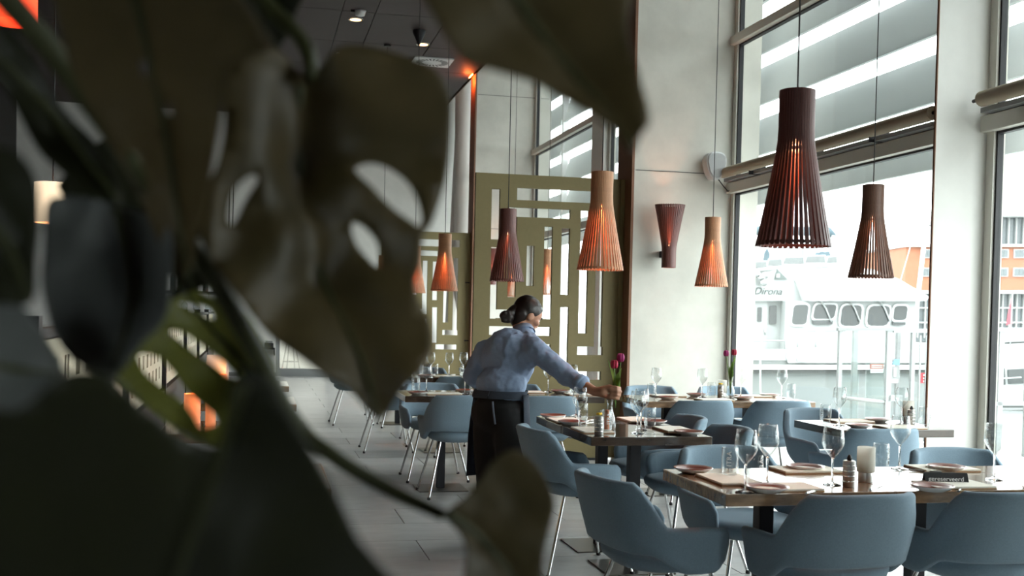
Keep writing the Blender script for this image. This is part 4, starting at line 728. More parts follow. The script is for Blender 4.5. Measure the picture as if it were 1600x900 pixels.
pendant(3.60, 13.8, 1.62, 'birch', 'slatted pendant lamp seen in the middle upright slot of the near maze screen', BAY_TOP)
pendant(3.70, 16.2, 1.62, 'birch', 'slatted pendant lamp seen through the near maze screen below the black pendant', BAY_TOP)
pendant(1.90, 13.75, 1.60, 'birch', 'slatted pendant lamp half hidden by the edge of the big split leaf', CEIL)
pendant(1.80, 16.4, 1.60, 'birch', 'slatted pendant lamp seen in the lower tear of the big split leaf', CEIL)
pendant(3.55, 18.9, 1.60, 'birch', 'slatted pendant lamp far off behind the rear maze screen', BAY_TOP)
def sconce(x, y, z, label, wood='black'):
    t = thing('wall_lamp', label, 'wall lamp', (x, y, z+.58), 0, 'slatted wall lamps'); t.rotation_euler = (PI, 0, 0)
    lamp_core(t, wood, 9)
    MB().box((-.02, -.198, .42), (.02, -.06, .48)).add('wall_arm', M_col, t)
sconce(3.715, 9.80, 1.83, 'dark slatted wall lamp flaring upward on the near concrete fin')
sconce(3.70, 17.70, 1.83, 'dark slatted wall lamp on the rear concrete fin behind the maze screen')
# ------------------------------------------------------------------ the person laying the table
def blob(name, parts, voxel, m, parent, smooth=6, disp=0, dscale=.08, dm=.5):
    b = MB()
    for q in parts:
        if q[0] == 'cap':
            _, p0, r0, p1, r1 = q; p0, p1 = Vector(p0), Vector(p1); L = (p1-p0).length; n = max(2, int(L/.02))
            b.tube([p0.lerp(p1, i/n) for i in range(n+1)], [r0+(r1-r0)*i/n for i in range(n+1)], 16)
            b.ell(p0, (r0,)*3); b.ell(p1, (r1,)*3)
        else: b.ell(q[1], q[2], 24, 16, q[3] if len(q) > 3 else None)
    me = bpy.data.meshes.new(name+'_raw'); b.bm.to_mesh(me); b.bm.free()
    o = bpy.data.objects.new(name, me); COL.objects.link(o)
    r = o.modifiers.new('r', 'REMESH'); r.mode = 'VOXEL'; r.voxel_size = voxel
    s = o.modifiers.new('s', 'SMOOTH'); s.iterations = smooth; s.factor = .5
    if disp:
        tx = bpy.data.textures.new(name+'_folds', 'CLOUDS'); tx.noise_scale = dscale; tx.noise_depth = 2
        d = o.modifiers.new('d', 'DISPLACE'); d.texture = tx; d.strength = disp; d.mid_level = dm
        s2 = o.modifiers.new('s2', 'SMOOTH'); s2.iterations = 1
    bpy.context.view_layer.update()
    dg = bpy.context.evaluated_depsgraph_get()
    me2 = bpy.data.meshes.new_from_object(o.evaluated_get(dg)); bpy.data.objects.remove(o)
    me2.name = name; me2.materials.clear(); me2.materials.append(m)
    for p in me2.polygons: p.use_smooth = True
    return link(name, me2, parent)
PT = {k: Vector(v) for k, v in DATA['pts'].items()}
ROOT = Vector((1.42, 6.44, 0))
W_ = thing('person', 'person in light blue shirt and denim apron bending to place tulips on a table', 'person', ROOT)
q = {k: v-ROOT for k, v in PT.items()}
bf = Vector((math.sin(math.radians(42)), math.cos(math.radians(42)), 0)); br = Vector((bf.y, -bf.x, 0)); UP = Vector((0, 0, 1))
def rotm(x, y, z): return Matrix((x, y, z)).transposed()
Rb = rotm(br, bf, UP)
# head frame
ha = math.radians(76); hf = Vector((math.sin(ha)*.93, math.cos(ha)*.93, -.52)).normalized(); hr = hf.cross(UP).normalized(); hu = hr.cross(hf)
Rh = rotm(hr, hf, hu)
hc = q['head'] + Vector((-.004, .0, -.016))
def H(x, y, z): return hc + (hr*x + hf*y + hu*z)*.95
hand = q['hand']; wr = q['wrr']; hd = (hand-wr); hd.z = 0; hd.normalize(); pn = Vector((-hd.y, hd.x, 0)); pn = pn if pn.y > 0 else -pn
kn = hand + hd*.008     # knuckle line
body = [('ell', H(0, .0, .022), (.071, .090, .092), Rh), ('ell', H(0, .026, -.035), (.054, .060, .070), Rh), ('ell', H(0, .054, -.080), (.022, .022, .018), Rh),
        ('cap', H(0, .084, .012), .007, H(0, .098, -.026), .009), ('ell', H(.011, .092, -.030), (.008, .008, .007), Rh), ('ell', H(-.011, .092, -.030), (.008, .008, .007), Rh),
        ('ell', H(0, .088, -.056), (.022, .012, .006), Rh), ('ell', H(0, .085, -.066), (.018, .012, .007), Rh),
        ('cap', H(-.03, .078, .026), .008, H(.03, .078, .026), .008), ('ell', H(.046, .058, -.018), (.022, .026, .02), Rh), ('ell', H(-.046, .058, -.018), (.022, .026, .02), Rh),
        ('ell', H(.072, -.006, -.006), (.010, .020, .030), Rh), ('ell', H(-.072, -.006, -.006), (.010, .020, .030), Rh),
        ('cap', H(0, -.02, -.06), .048, q['neck']+Vector((-.005, 0, -.03)), .048),
        ('ell', q['chest'], (.15, .10, .18), Rb), ('ell', q['waist']+Vector((0, 0, .02)), (.115, .085, .12), Rb), ('ell', q['pelvis'], (.13, .09, .12), Rb),
        ('cap', q['neck']-UP*.055, .04, q['shr']-UP*.01, .045), ('cap', q['neck']-UP*.055, .04, q['shl']-UP*.01, .045),
        ('cap', q['shr'], .055, q['elr'], .042), ('cap', q['elr'], .042, wr, .026), ('cap', q['shl'], .055, q['ell'], .042), ('cap', q['ell'], .042, q['wrl'], .026),
        ('cap', q['hipr'], .068, q['knr'], .052), ('cap', q['knr'], .052, q['anr'], .036), ('cap', q['hipl'], .068, q['knl'], .052), ('cap', q['knl'], .052, q['anl'], .036),
        # right palm and fingers closed round the stems
        ('cap', wr, .026, wr.lerp(kn, .5), .030), ('cap', wr.lerp(kn, .4)+UP*.016, .018, kn+UP*.026, .014), ('cap', wr.lerp(kn, .4)-UP*.012, .018, kn-UP*.030, .012)]
fl = [(.030, 1.0), (.010, 1.1), (-.011, 1.02), (-.031, .82)]
for dz, k in fl:
    a = kn+UP*dz; b = a+hd*.030*k+pn*.006; c = b+hd*.006*k+pn*.028*k-UP*.006; d = c-hd*.020*k+pn*.012*k-UP*.004
    body += [('cap', a, .0105, b, .0095), ('cap', b, .0095, c, .0088), ('cap', c, .0088, d, .0078)]
ta = wr.lerp(kn, .45)+UP*.020+pn*.016; tb = ta+hd*.024+pn*.018+UP*.012; tc_ = tb+hd*.028+pn*.008-UP*.004
body += [('cap', ta, .014, tb, .0115), ('cap', tb, .0115, tc_, .009)]
# left hand, mostly behind the body: palm and five fingers
wl = q['wrl']; ld = (wl-q['ell']).normalized(); lk = wl+ld*.075; ls = ld.cross(UP).normalized()
body += [('cap', wl, .024, lk, .026)]
for s_, k in ((-.028, .8), (-.009, 1), (.010, 1.05), (.028, .95)):
    a = lk+ls*s_; b = a+ld*.035*k-UP*.006; c = b+ld*.022*k-UP*.016; body += [('cap', a, .010, b, .009), ('cap', b, .009, c, .0078)]
body += [('cap', wl+ld*.03+ls*.022, .012, wl+ld*.065+ls*.052-UP*.01, .009)]
blob('body', body, .0058, M_skin, W_, 3)
# hair: smooth cap pulled back into a low bun
hair = [('ell', H(0, -.014, .036), (.079, .092, .088), Rh), ('ell', H(0, -.05, -.012), (.070, .058, .066), Rh), ('ell', H(.022, .014, .070), (.046, .056, .030), Rh), ('ell', H(-.022, .014, .070), (.046, .056, .030), Rh), ('ell', H(0, -.048, -.062), (.050, .036, .040), Rh)]
hairm = blob('hair', hair, .006, M_hair, W_, 5, .003, .02)
bn = q['bun']+Vector((-.006, .0, -.004))
bun = [('ell', bn, (.042, .042, .038)), ('ell', bn+Vector((-.016, -.004, .004)), (.036, .036, .032)), ('cap', H(0, -.09, -.01), .034, bn, .034)]
for k in range(6):
    a = k*PI/3; bun.append(('cap', bn+Vector((-.012+.026*math.cos(a), -.026, .026*math.sin(a))), .014, bn+Vector((-.012+.034*math.cos(a+.9), -.018, .032*math.sin(a+.9))), .011))
blob('hair_bun', bun, .006, M_hair, hairm, 3, .004, .02)
for s_ in (1, -1):      # eyes under the brow
    e = MB().ell(H(s_*.030, .078, .006), (.012, .008, .008), 12, 8, Rh).add('eye', M_china, W_, True)
    MB().ell(H(s_*.030, .0845, .006), (.0055, .0025, .0055), 10, 6, Rh).add('iris', M_hair, e, True)
    MB().tube([H(s_*.018, .092, .026), H(s_*.034, .090, .031), H(s_*.050, .078, .026)], [.003, .004, .002], 6).add('eyebrow', M_hair, W_, True)
# shirt with rolled sleeves
cu = q['elr'].lerp(wr, .50); cul = q['ell'].lerp(q['wrl'], .45)
shirt = [('ell', q['chest']+Vector((0, 0, .01)), (.172, .118, .19), Rb), ('ell', q['waist']+Vector((0, 0, .055)), (.158, .122, .11), Rb), ('ell', q['waist']+br*.05+Vector((0, 0, .0)), (.10, .10, .065), Rb),
         ('cap', q['neck']-UP*.035, .066, q['shr'], .068), ('cap', q['neck']-UP*.035, .066, q['shl'], .068), ('cap', q['neck']-UP*.04, .068, q['chest'], .10),
         ('cap', q['shr'], .068, q['elr'], .056), ('cap', q['elr'], .056, cu, .047), ('cap', q['shl'], .066, q['ell'], .060), ('cap', q['ell'], .060, cul, .050),
         ('cap', q['shr']-UP*.03, .06, q['chest']+br*.05, .10), ('cap', q['shl']-UP*.03, .06, q['chest']-br*.05, .10)]
sh = blob('shirt', shirt, .008, M_shirt, W_, 5, .020, .045)
nv = (q['neck']-H(0, -.02, -.06)).normalized()
cl = MB(); n0 = q['neck']-UP*.01+Vector((.008, .0, 0)); ax = -nv; xx = ax.orthogonal().normalized(); yy = ax.cross(xx)
prev = None; rings = []
for hgt, rr in ((-.03, .074), (.0, .066), (.040, .059), (.042, .064), (.006, .074)): rings.append([cl.bm.verts.new(n0+ax*hgt+(xx*math.cos(2*PI*j/28)+yy*math.sin(2*PI*j/28))*rr) for j in range(28)])
for a, b in zip(rings, rings[1:]):
    for j in range(28): cl.bm.faces.new((a[j], a[(j+1) % 28], b[(j+1) % 28], b[j]))
cl.add('collar', M_shirt, sh, True)
for e0, e1, r in ((q['elr'], wr, .050), (q['ell'], q['wrl'], .054)):
    a = e0.lerp(e1, .36); b = e0.lerp(e1, .54); MB().tube([a, a.lerp(b, .05), a.lerp(b, .5), b, b.lerp(a, .06)], [r*.9, r*1.10, r*1.07, r*1.10, r*.86], 24, caps=False).add('rolled_cuff', M_shirt, sh, True)
MB().tube([q['elr'].lerp(wr, .9)+Vector((0, 0, .027)), q['elr'].lerp(wr, .905)+Vector((-.019, -.019, 0)), q['elr'].lerp(wr, .9)+Vector((0, 0, -.027)), q['elr'].lerp(wr, .9)+Vector((.019, .019, 0)), q['elr'].lerp(wr, .9)+Vector((0, 0, .027))], .0016, 6).add('bracelet', mat('gold bracelet', (.7, .45, .15), .3, metal=1), W_, True)
# trousers, apron, shoes
tr = [('ell', q['pelvis']+Vector((0, 0, .03)), (.172, .130, .14), Rb), ('cap', q['hipr']-br*.008, .102, q['knr'], .082), ('cap', q['knr'], .082, q['anr']+UP*.02, .07), ('cap', q['hipl']+br*.008, .102, q['knl'], .082), ('cap', q['knl'], .082, q['anl']+UP*.03, .07)]
blob('trousers', tr, .010, M_trou, W_, 5, .014, .09)
def skirt(z0, z1, ang, ra, rb_, grow, m, name, ph=0, rip=.0):
    b = MB(); N, K = 44, 12; rows = []
    for k in range(K+1):
        u = k/K; z = z0+(z1-z0)*u; c = q['waist'].lerp(q['pelvis'], min(1, u*1.4)); g = 1+grow*min(1, u*2)
        row = []
        for i in range(N+1):
            a = -ang+2*ang*i/N; w = 1+rip*math.sin(a*9+u*4)*u
            row.append(b.bm.verts.new(Vector((c.x, c.y, z))+br*(ra*g*w*math.sin(a))+bf*(rb_*g*w*math.cos(a))))
        rows.append(row)
    for a, c in zip(rows, rows[1:]):
        for i in range(N): b.bm.faces.new((a[i], a[i+1], c[i+1], c[i]))
    bmesh.ops.solidify(b.bm, geom=b.bm.faces[:], thickness=.004)
    return b.add(name, m, W_, True)
ap = skirt(.905, .40, math.radians(104), .172, .136, .15, M_apron, 'apron', rip=.025)
bm_ = skirt(.925, .880, math.radians(179.5), .168, .132, .0, M_apron, 'apron_band')
MB().tube([q['waist']-bf*.15+br*.03+Vector((0, 0, -.04)), q['waist']-bf*.155+br*.04+Vector((0, 0, -.10)), q['waist']-bf*.15+br*.05+Vector((0, 0, -.17))], .006, 6).add('apron_tie', M_apron, W_, True)
for k in ('anr', 'anl'):
    p = q[k]; c = Vector((p.x, p.y, 0))+bf*.05
    MB().ell(c+UP*.042, (.045, .125, .042), 20, 12, Rb).add('shoe', M_black, W_, True)
stem = kn+hd*.016+pn*.022+ROOT
tulips((stem.x, stem.y, .865), [(-.012, -.004, .225, M_red), (.028, .006, .262, M_pink)], 'red and magenta tulips held in the hand of the standing person', [(-.045, .02, .07, .27, .018), (.035, .01, .06, .225, .024), (.010, -.01, .05, .20, .024)])

# ------------------------------------------------------------------ the aisle's other side: oak tables, lattice back, bar
def left_table(y, label): make_table(label, -.46, .27, y, y+.66, M_wood2, 'oak tables on the bar side of the aisle')
for y, l in ((3.95, 'oak table corner nearest to us on the bar side of the aisle'), (5.70, 'oak table on the bar side carrying the orange-lit candle cups'), (7.45, 'oak table on the bar side, third corner along the aisle'), (9.18, 'oak table on the bar side, farthest corner, with the menu card')): left_table(y, l)
M_amber = mat('copper candle cup', (.75, .30, .16), .45, emit=(1, .28, .10), estr=.18)
def cup(x, y, r, h, label):
    t = thing('candle_cup', label, 'candle holder', (x, y, ZT), 0, None)
    MB().lathe([(r*.9, 0), (r, .004), (r, h), (r*.92, h), (r*.92, .01)], 24, caps=False).add('cup_body', M_amber, t, True, angle=50)
    MB().lathe([(r*.4, .01), (r*.4, h*.5), (.002, h*.52)], 14).add('wax', M_china, t)
    MB().ell((0, 0, h*.62), (.006, .006, .016), 8, 8).add('flame', mat('candle flame', (1, .7, .3), .5, emit=(1, .5, .12), estr=60), t)
    l = bpy.data.lights.new('candle_light', 'POINT'); l.energy = .45; l.color = (1, .42, .14); l.shadow_soft_size = .015
    lo = bpy.data.objects.new('candle_light', l); COL.objects.link(lo); lo.parent = t; lo.location = (0, 0, h+.04)
cup(-.325, 6.22, .043, .16, 'wide copper candle cup on the second oak table of the bar side')
cup(-.225, 6.10, .027, .16, 'slim copper candle cup on the second oak table of the bar side')
cup(-.26, 9.60, .035, .07, 'low copper candle cup before the menu card on the farthest oak table')
cup(-.15, 7.70, .04, .10, 'copper candle cup on the third oak table of the bar side')
t = thing('menu_card', 'white menu card leaning on the farthest oak table of the bar side', 'menu', (-.33, 9.72, ZT), math.radians(-20))
MB().prism([(-.09, 0, 0), (.09, 0, 0), (.09, .05, .22), (-.09, .05, .22)], (0, .004, 0)).add('front_leaf', M_white, t); MB().prism([(-.09, .09, 0), (.09, .09, 0), (.09, .054, .22), (-.09, .054, .22)], (0, .004, 0)).add('rear_leaf', M_white, t)
for x, y, l in ((-.10, 6.20, 'second'), (-.05, 9.5, 'farthest')):
    wine(x, y, 'stemmed wine glass on the %s oak table of the bar side' % l, GW)
for x, y, l in ((.05, 5.86, 'second'), (.05, 4.1, 'nearest')): plate(x, y, 'terracotta plate on the %s oak table of the bar side' % l, GP)
# lattice banquette back, panel between dark posts
M_lat = mat('cream lattice board', (.52, .46, .34), .7, noise=.05)
LT = thing('lattice_partition', 'cream lattice partition with square holes and dark posts behind the bar-side tables', 'partition', (-.66, 3.6, 0))
hol = []
for r in range(3):
    for c in range(9):
        x = .09+c*.255+(.12 if r % 2 else 0); z = .86+r*.125
        if (c+r) % 2: hol.append((x, z, x+.10, z+.085))
        else: hol += [(x, z, x+.04, z+.085), (x+.06, z, x+.10, z+.085)]
hol = [h for h in hol if h[2] < 2.33]
_bd, M_olive_keep = None, M_olive
M_olive = M_lat; lat = maze(0, 2.40, .78, 1.26, 0, .02, hol); M_olive = M_olive_keep
for k in range(6):
    o = link('lattice_panel', lat, LT, (0, k*2.46+.03, 0)); o.rotation_euler.z = PI/2
    MB().box((-.03, k*2.46-.03, 0), (.03, k*2.46+.03, 1.34)).add('post', M_col, LT)
    MB().box((-.02, k*2.46+.03, .05), (.02, k*2.46+2.43, .76)).add('lower_panel', mat('dark bench panel', (.05, .035, .025), .6), LT)
    MB().box((-.025, k*2.46+.03, 1.27), (.025, k*2.46+2.43, 1.30)).add('top_rail', M_col, LT)
# bar at the dark side with hanging glasses and bottles
BR = thing('bar_counter', 'dark bar counter along the shaded side of the hall', 'bar', (-2.3, 14, 0))
MB().box((-.35, -4.5, 0), (.30, 4.5, 1.06)).add('front', mat('dark bar panel', (.035, .028, .024), .6), BR); MB().box((-.40, -4.6, 1.06), (.38, 4.6, 1.10), .004).add('bar_top', M_wood, BR)
SHF = thing('bottle_rack', 'dark steel rack hanging over the bar with bottles and upside-down glasses', 'rack', (-.95, 16.0, 1.55))
for z in (0, .36, .72): MB().box((-.6, -1.2, z), (.6, 1.2, z+.02)).add('shelf', M_col, SHF)
for x in (-.6, .585):
    for yv in (-1.2, 1.185): MB().box((x, yv, 0), (x+.015, yv+.015, CEIL-1.55)).add('hanger', M_col, SHF)
bot = MB().lathe([(.03, 0), (.037, .004), (.037, .18), (.014, .23), (.013, .29), (.015, .30)], 14).mesh('bottle_body', mat('dark green bottle glass', (.05, .08, .05), .08, trans=.5), True, angle=50)
cap_ = MB().lathe([(.016, .27), (.016, .305), (.014, .31)], 12).mesh('bottle_cap', M_tin, True)
for k in range(16):
    x = -1.45+(k % 8)*.135; yv = 15.0 if k < 8 else 15.6; z = 1.57+(.36 if k >= 8 else 0)
    t = thing('bottle', 'dark bottle on the %s shelf of the steel rack over the bar' % ('lower' if k < 8 else 'upper'), 'bottle', (x, yv, z+.002), 0, 'bottles in the rack over the bar'); link('bottle_body', bot, t); link('bottle_cap', cap_, t)
wf2 = [(-.55+k*.15, yv) for k in range(8) for yv in (-1.0,)]
for (x, yv) in wf2:
    t = dup(protos['w'], 'wine glass hanging upside down under the steel rack', (-.95+x, 16+yv, 1.55), 0, 'wine glasses hanging under the rack'); t.rotation_euler = (PI, 0, 0)
def shade(x, y, z, r, h, color, e, label):
    t = thing('drum_pendant', label, 'pendant lamp', (x, y, z))
    MB().lathe([(r, 0), (r*.98, h), (r*.96, h), (r*.98, 0)], 28, caps=False).add('shade', mat(label[:12], color, .8, emit=color, estr=e), t, True, angle=50)
    MB().tube([(0, 0, h), (0, 0, CEIL-z)], .004, 6).add('cord', M_cord, t); MB().box((-r*.97, -.004, h-.01), (r*.97, .004, h)).add('spider', M_col, t)
    MB().ell((0, 0, h*.5), (.03, .03, .04), 12, 8).add('bulb', M_bulb, t, True)
shade(-1.0, 6.0, 1.78, .09, .20, (.80, .62, .42), .55, 'cream drum pendant lamp peeking between the dark leaves')
shade(-1.32, 6.6, 2.90, .13, .22, (.75, .06, .02), 1.0, 'red drum pendant lamp in the upper corner behind the leaves')
# things by the back door
t = thing('wall_shelf', 'small black shelf on the pale back wall beside the glazed door', 'shelf', (.22, FY1, .55)); MB().box((-.22, -.3, 0), (.16, 0, .03)).add('board', M_col, t); MB().box((.14, -.28, -.12), (.16, 0, 0)).add('bracket', M_col, t)
t = thing('card_terminal', 'black till printer on the small shelf by the back door', 'printer', (.26, 22.85, .58)); MB().box((-.09, -.1, 0), (.09, .1, .10), .01).add('case', M_black, t); MB().box((-.07, -.06, .10), (.07, .04, .14), .005).add('lid', M_metalgrey, t)
t = thing('paper_stack', 'pale upright box file on the small shelf by the back door', 'box', (.05, 22.85, .58)); MB().box((-.05, -.1, 0), (.05, .1, .24), .004).add('case', M_china, t); MB().box((-.03, -.103, .06), (.03, -.10, .16)).add('spine_label', M_napkin, t)
t = thing('bar_stool', 'chrome bar stool standing in the lobby beyond the glazed door', 'stool', (.75, 24.6, 0))
MB().lathe([(.02, .70), (.17, .72), (.18, .75), (.02, .76)], 20).add('seat', M_black, t, True, angle=40)
for a in range(4): c, s_ = math.cos(a*PI/2+.4), math.sin(a*PI/2+.4); MB().tube([(c*.08, s_*.08, .71), (c*.22, s_*.22, .0)], .011, 8).add('leg', M_chrome, t, True)
MB().lathe([(.165, .22), (.175, .225), (.165, .23)], 24, caps=False).add('foot_ring', M_chrome, t, True)
# ------------------------------------------------------------------ the harbour outside
r0 = Vector((math.cos(YAW), -math.sin(YAW), 0)); f0 = Vector((math.sin(YAW), math.cos(YAW), 0))
pq = f0*13.75; ystar = pq + r0*((4.73-pq.x)/r0.x); endq = pq + r0*60
struct(MB().prism([(4.73, -15, -.35), (60, -15, -.35), (endq.x, endq.y, -.35), (ystar.x, ystar.y, -.35)], (0, 0, .30)).add('ground_quay', mat('pale quay paving', (.36, .36, .345), .75, noise=.10, nscale=3)))
wq = f0*13.76
struct(MB().prism([tuple(wq-r0*120)[:2]+(-2.2,), tuple(wq+r0*160)[:2]+(-2.2,), tuple(wq+r0*160+f0*180)[:2]+(-2.2,), tuple(wq-r0*120+f0*180)[:2]+(-2.2,)], (0, 0, .95)).add('water', mat('harbour water', (.17, .19, .185), .2, noise=.2, nscale=.6, bump=.5, bscale=1.5)))
fq = f0*86
struct(MB().prism([tuple(fq-r0*120)[:2]+(-1.6,), tuple(fq+r0*160)[:2]+(-1.6,), tuple(fq+r0*170+f0*120)[:2]+(-1.6,), tuple(fq-r0*120+f0*120)[:2]+(-1.6,)], (0, 0, 1.25)).add('ground_far_quay', mat('far quay stone', (.30, .30, .29), .85, noise=.1, nscale=.5)))
class Local:        # model units of a thing out in the harbour: drawn in a flat elevation grid with its own distance
    def __init__(s, dist, name, label, cat, group=None, cx=1290):
        s.k = dist/1750; s.cx = cx; s.off = 1
        o = f0*dist + r0*((cx-800)*s.k); s.t = thing(name, label, cat, (o.x, o.y, 0), -YAW, group); s.dist = dist
    def p(s, x, y, d=0): return Vector(((x-s.cx)*s.k, d, 1.38-(y-(489+.022*(x-800)))*s.k))
    def prism(s, name, m, pts, d0, d1, parent=None, bev=0):
        b = MB().prism([s.p(x, y, d0) for x, y in pts], (0, d1-d0, 0))
        if bev: bmesh.ops.bevel(b.bm, geom=b.bm.edges[:], offset=bev, segments=2, affect='EDGES')
        return b.add(name, m, parent or s.t, False)
    def rect(s, name, m, x0, y0, x1, y1, d0, d1, parent=None, bev=0): return s.prism(name, m, [(x0, y0), (x1, y0), (x1, y1), (x0, y1)], d0, d1, parent, bev)
    def rod(s, name, m, pts, r, parent=None, d=0): return MB().tube([s.p(a[0], a[1], a[2] if len(a) > 2 else d) for a in pts], r, 8).add(name, m, parent or s.t, True)
    def pane(s, name, m, x0, y0, x1, y1, d, parent=None, sk=0):
        c = min(abs(x1-x0), abs(y1-y0))*.22; P_ = []
        for (cx, cy, a0) in ((x1-c, y0+c, -90), (x1-c, y1-c, 0), (x0+c, y1-c, 90), (x0+c, y0+c, 180)):
            for a in (0, 45, 90): t_ = math.radians(a0+a); yy = cy+c*math.sin(t_); P_.append((cx+c*math.cos(t_)+sk*(y1-yy)/(y1-y0), yy))
        return s.prism(name, m, P_, d, d+.06, parent)
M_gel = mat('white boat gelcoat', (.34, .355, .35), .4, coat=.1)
M_gelw = mat('sky lit boat gelcoat', (.60, .61, .605), .35, coat=.2)  # lighter copy of the gelcoat, sky brightness put into the colour
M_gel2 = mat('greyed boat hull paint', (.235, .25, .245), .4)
M_tint = mat('grey tinted boat glass', (.035, .04, .04), .12)
M_stripe = mat('dark hull stripe', (.05, .055, .052), .5)
M_bluecover = mat('slate blue canvas', (.075, .11, .13), .85)
M_rail = mat('white rail', (.42, .43, .43), .4)
B = Local(30, 'motor_yacht', 'big white motor yacht with a lettered name, moored outside the window', 'boat')
# hull with pointed bow, rub rail and stripe
hm = MB(); top, bot = [], []
for x, yv in ((-5, 0), (3.0, 0), (3.9, 1.2), (4.3, 2.6), (3.9, 4.0), (3.0, 5.2), (-5, 5.2)):
    top.append(hm.bm.verts.new((x, yv-.35, .52))); bot.append(hm.bm.verts.new((x*.96, 2.25+(yv-2.6)*.86, -1.5)))
n = len(top); hm.bm.faces.new(top); hm.bm.faces.new(bot[::-1])
for i in range(n): hm.bm.faces.new((top[i], bot[i], bot[(i+1) % n], top[(i+1) % n]))
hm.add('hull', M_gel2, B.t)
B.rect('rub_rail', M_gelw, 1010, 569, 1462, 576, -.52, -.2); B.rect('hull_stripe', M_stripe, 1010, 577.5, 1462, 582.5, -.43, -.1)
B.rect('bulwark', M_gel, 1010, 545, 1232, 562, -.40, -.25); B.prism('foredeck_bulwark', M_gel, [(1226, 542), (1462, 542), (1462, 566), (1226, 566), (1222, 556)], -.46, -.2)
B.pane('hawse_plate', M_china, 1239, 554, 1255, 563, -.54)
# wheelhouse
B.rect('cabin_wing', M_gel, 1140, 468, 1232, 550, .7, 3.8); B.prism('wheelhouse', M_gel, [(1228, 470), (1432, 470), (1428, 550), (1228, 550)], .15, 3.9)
for x0, y0, x1, y1, sk in ((1237, 476, 1260, 507, 3), (1270, 476, 1303, 498, 4), (1313, 477, 1344, 509, 3), (1355, 478, 1388, 509, 3), (1396, 478, 1416, 500, 2)):
    f = B.pane('window_frame', M_gelw, x0-3, y0-3, x1+3, y1+3, .08, None, sk); B.pane('pane', M_tint, x0, y0, x1, y1, .05, f, sk)
B.pane('low_window', M_tint, 1270, 500, 1301, 507, .05); B.pane('low_window', M_tint, 1395, 503, 1415, 508, .05)
for x in (1289, 1334, 1381): B.rod('wiper', M_rail, [(x-10, 468, .0), (x, 482, .0), (x+9, 503, .0)], .02)
B.prism('side_window', M_tint, [(1154, 505), (1162, 480), (1168, 477), (1172, 477), (1172, 505)], .62, .7)
d_ = B.rect('cabin_door', M_gel, 1183, 470, 1206, 548, .64, .7); B.pane('door_window', M_tint, 1190, 480, 1197, 503, .60, d_); B.rod('door_handle', M_chrome, [(1203, 514, .6), (1203, 524, .6)], .02, d_)
B.pane('side_window', M_tint, 1210, 477, 1221, 507, .63)
for x in (1180, 1186): B.rect('hinge', M_metalgrey, x, 525, x+1.6, 530, .62, .64)
# flybridge and brow
B.prism('flybridge_side', M_gel, [(1148, 470), (1270, 470), (1262, 412), (1225, 415), (1165, 427), (1150, 432)], .45, 3.6)
br_ = MB(); fr_ = [B.p(x, y, d) for x, y, d in ((1258, 470, -.25), (1440, 470, -.25), (1445, 464, -.2), (1408, 436, .3), (1375, 420, .7), (1300, 411, .8), (1236, 414, .8))]
bk = [v+Vector((0, 3.4-v.y, 0)) for v in fr_]; fa = [br_.bm.verts.new(v) for v in fr_]; ba = [br_.bm.verts.new(v) for v in bk]
br_.bm.faces.new(fa); br_.bm.faces.new(ba[::-1])
for i in range(len(fa)): br_.bm.faces.new((fa[i], ba[i], ba[(i+1) % len(fa)], fa[(i+1) % len(fa)]))
br_.add('brow', M_gelw, B.t)
o = link('name_lettering', text_mesh('name_lettering', 'Dirona', .27, mat('grey lettering', (.03, .04, .04), .6), .004, .35), B.t, B.p(1203, 455, .43)); o.rotation_euler = (PI/2, 0, 0)
pe = B.prism('pennant', mat('grey pennant', (.10, .12, .115), .6), [(1217, 420), (1234, 436), (1213, 436)], .40, .45); B.rect('pennant_square', M_gel, 1215.5, 427, 1221, 433, .38, .40, pe)
B.rod('coaming_rail', M_rail, [(1164, 426, .4), (1190, 421, .4), (1225, 417, .5), (1300, 413, .7), (1330, 413, .7)], .05)
for x0, x1, ya, yb in ((1180, 1204, 420, 408), (1206, 1228, 414, 404), (1231, 1263, 411, 401), (1266, 1297, 409, 399), (1300, 1316, 409, 400)):
    f = B.prism('screen_frame', M_rail, [(x0-2, ya+1), (x0+1, yb-2), (x1+1, yb-3), (x1+2, ya)], .72, .78); B.prism('screen_pane', mat('pale tinted screen', (.12, .13, .13), .2), [(x0, ya-.6), (x0+2.5, yb), (x1-1, yb-1), (x1, ya-1)], .69, .72, f)
for x, y in ((1190, 432), (1197, 429), (1195, 441), (1184, 427)):
    h_ = MB().tube([B.p(x, y, .45), B.p(x-2, y+1, .15)], [.03, .09], 12).add('horn', M_chrome, B.t, True)
# mast, cover, aerials and people-sized furniture aloft
B.prism('arch_leg', M_rail, [(1182, 350), (1192, 350), (1196, 420), (1186, 420)], 1.6, 1.9); B.prism('arch_leg', M_rail, [(1322, 352), (1332, 352), (1330, 412), (1318, 412)], 1.6, 1.9)
MB().tube([B.p(1157, 353, 1.7), B.p(1164, 353, 1.7), B.p(1240, 354, 1.7), B.p(1318, 355, 1.7), B.p(1329, 362, 1.7)], [.10, .13, .13, .13, .10], 12).add('boom_cover', M_bluecover, B.t, True)
for x0, x1 in ((1234, 1256), (1258, 1280), (1282, 1308)): f = B.rect('aft_window_frame', M_rail, x0, 378, x1, 404, 2.2, 2.25); B.rect('aft_window', mat('pale aft glass', (.38, .42, .43), .2), x0+2, 380, x1-2, 402, 2.15, 2.2, f)
B.prism('flag_folded', M_bluecover, [(1202, 410), (1204, 392), (1208, 384), (1213, 394), (1211, 411)], 1.0, 1.1); B.prism('cushion_cover', M_bluecover, [(1296, 395), (1300, 389), (1314, 389), (1318, 396)], 1.4, 1.8)
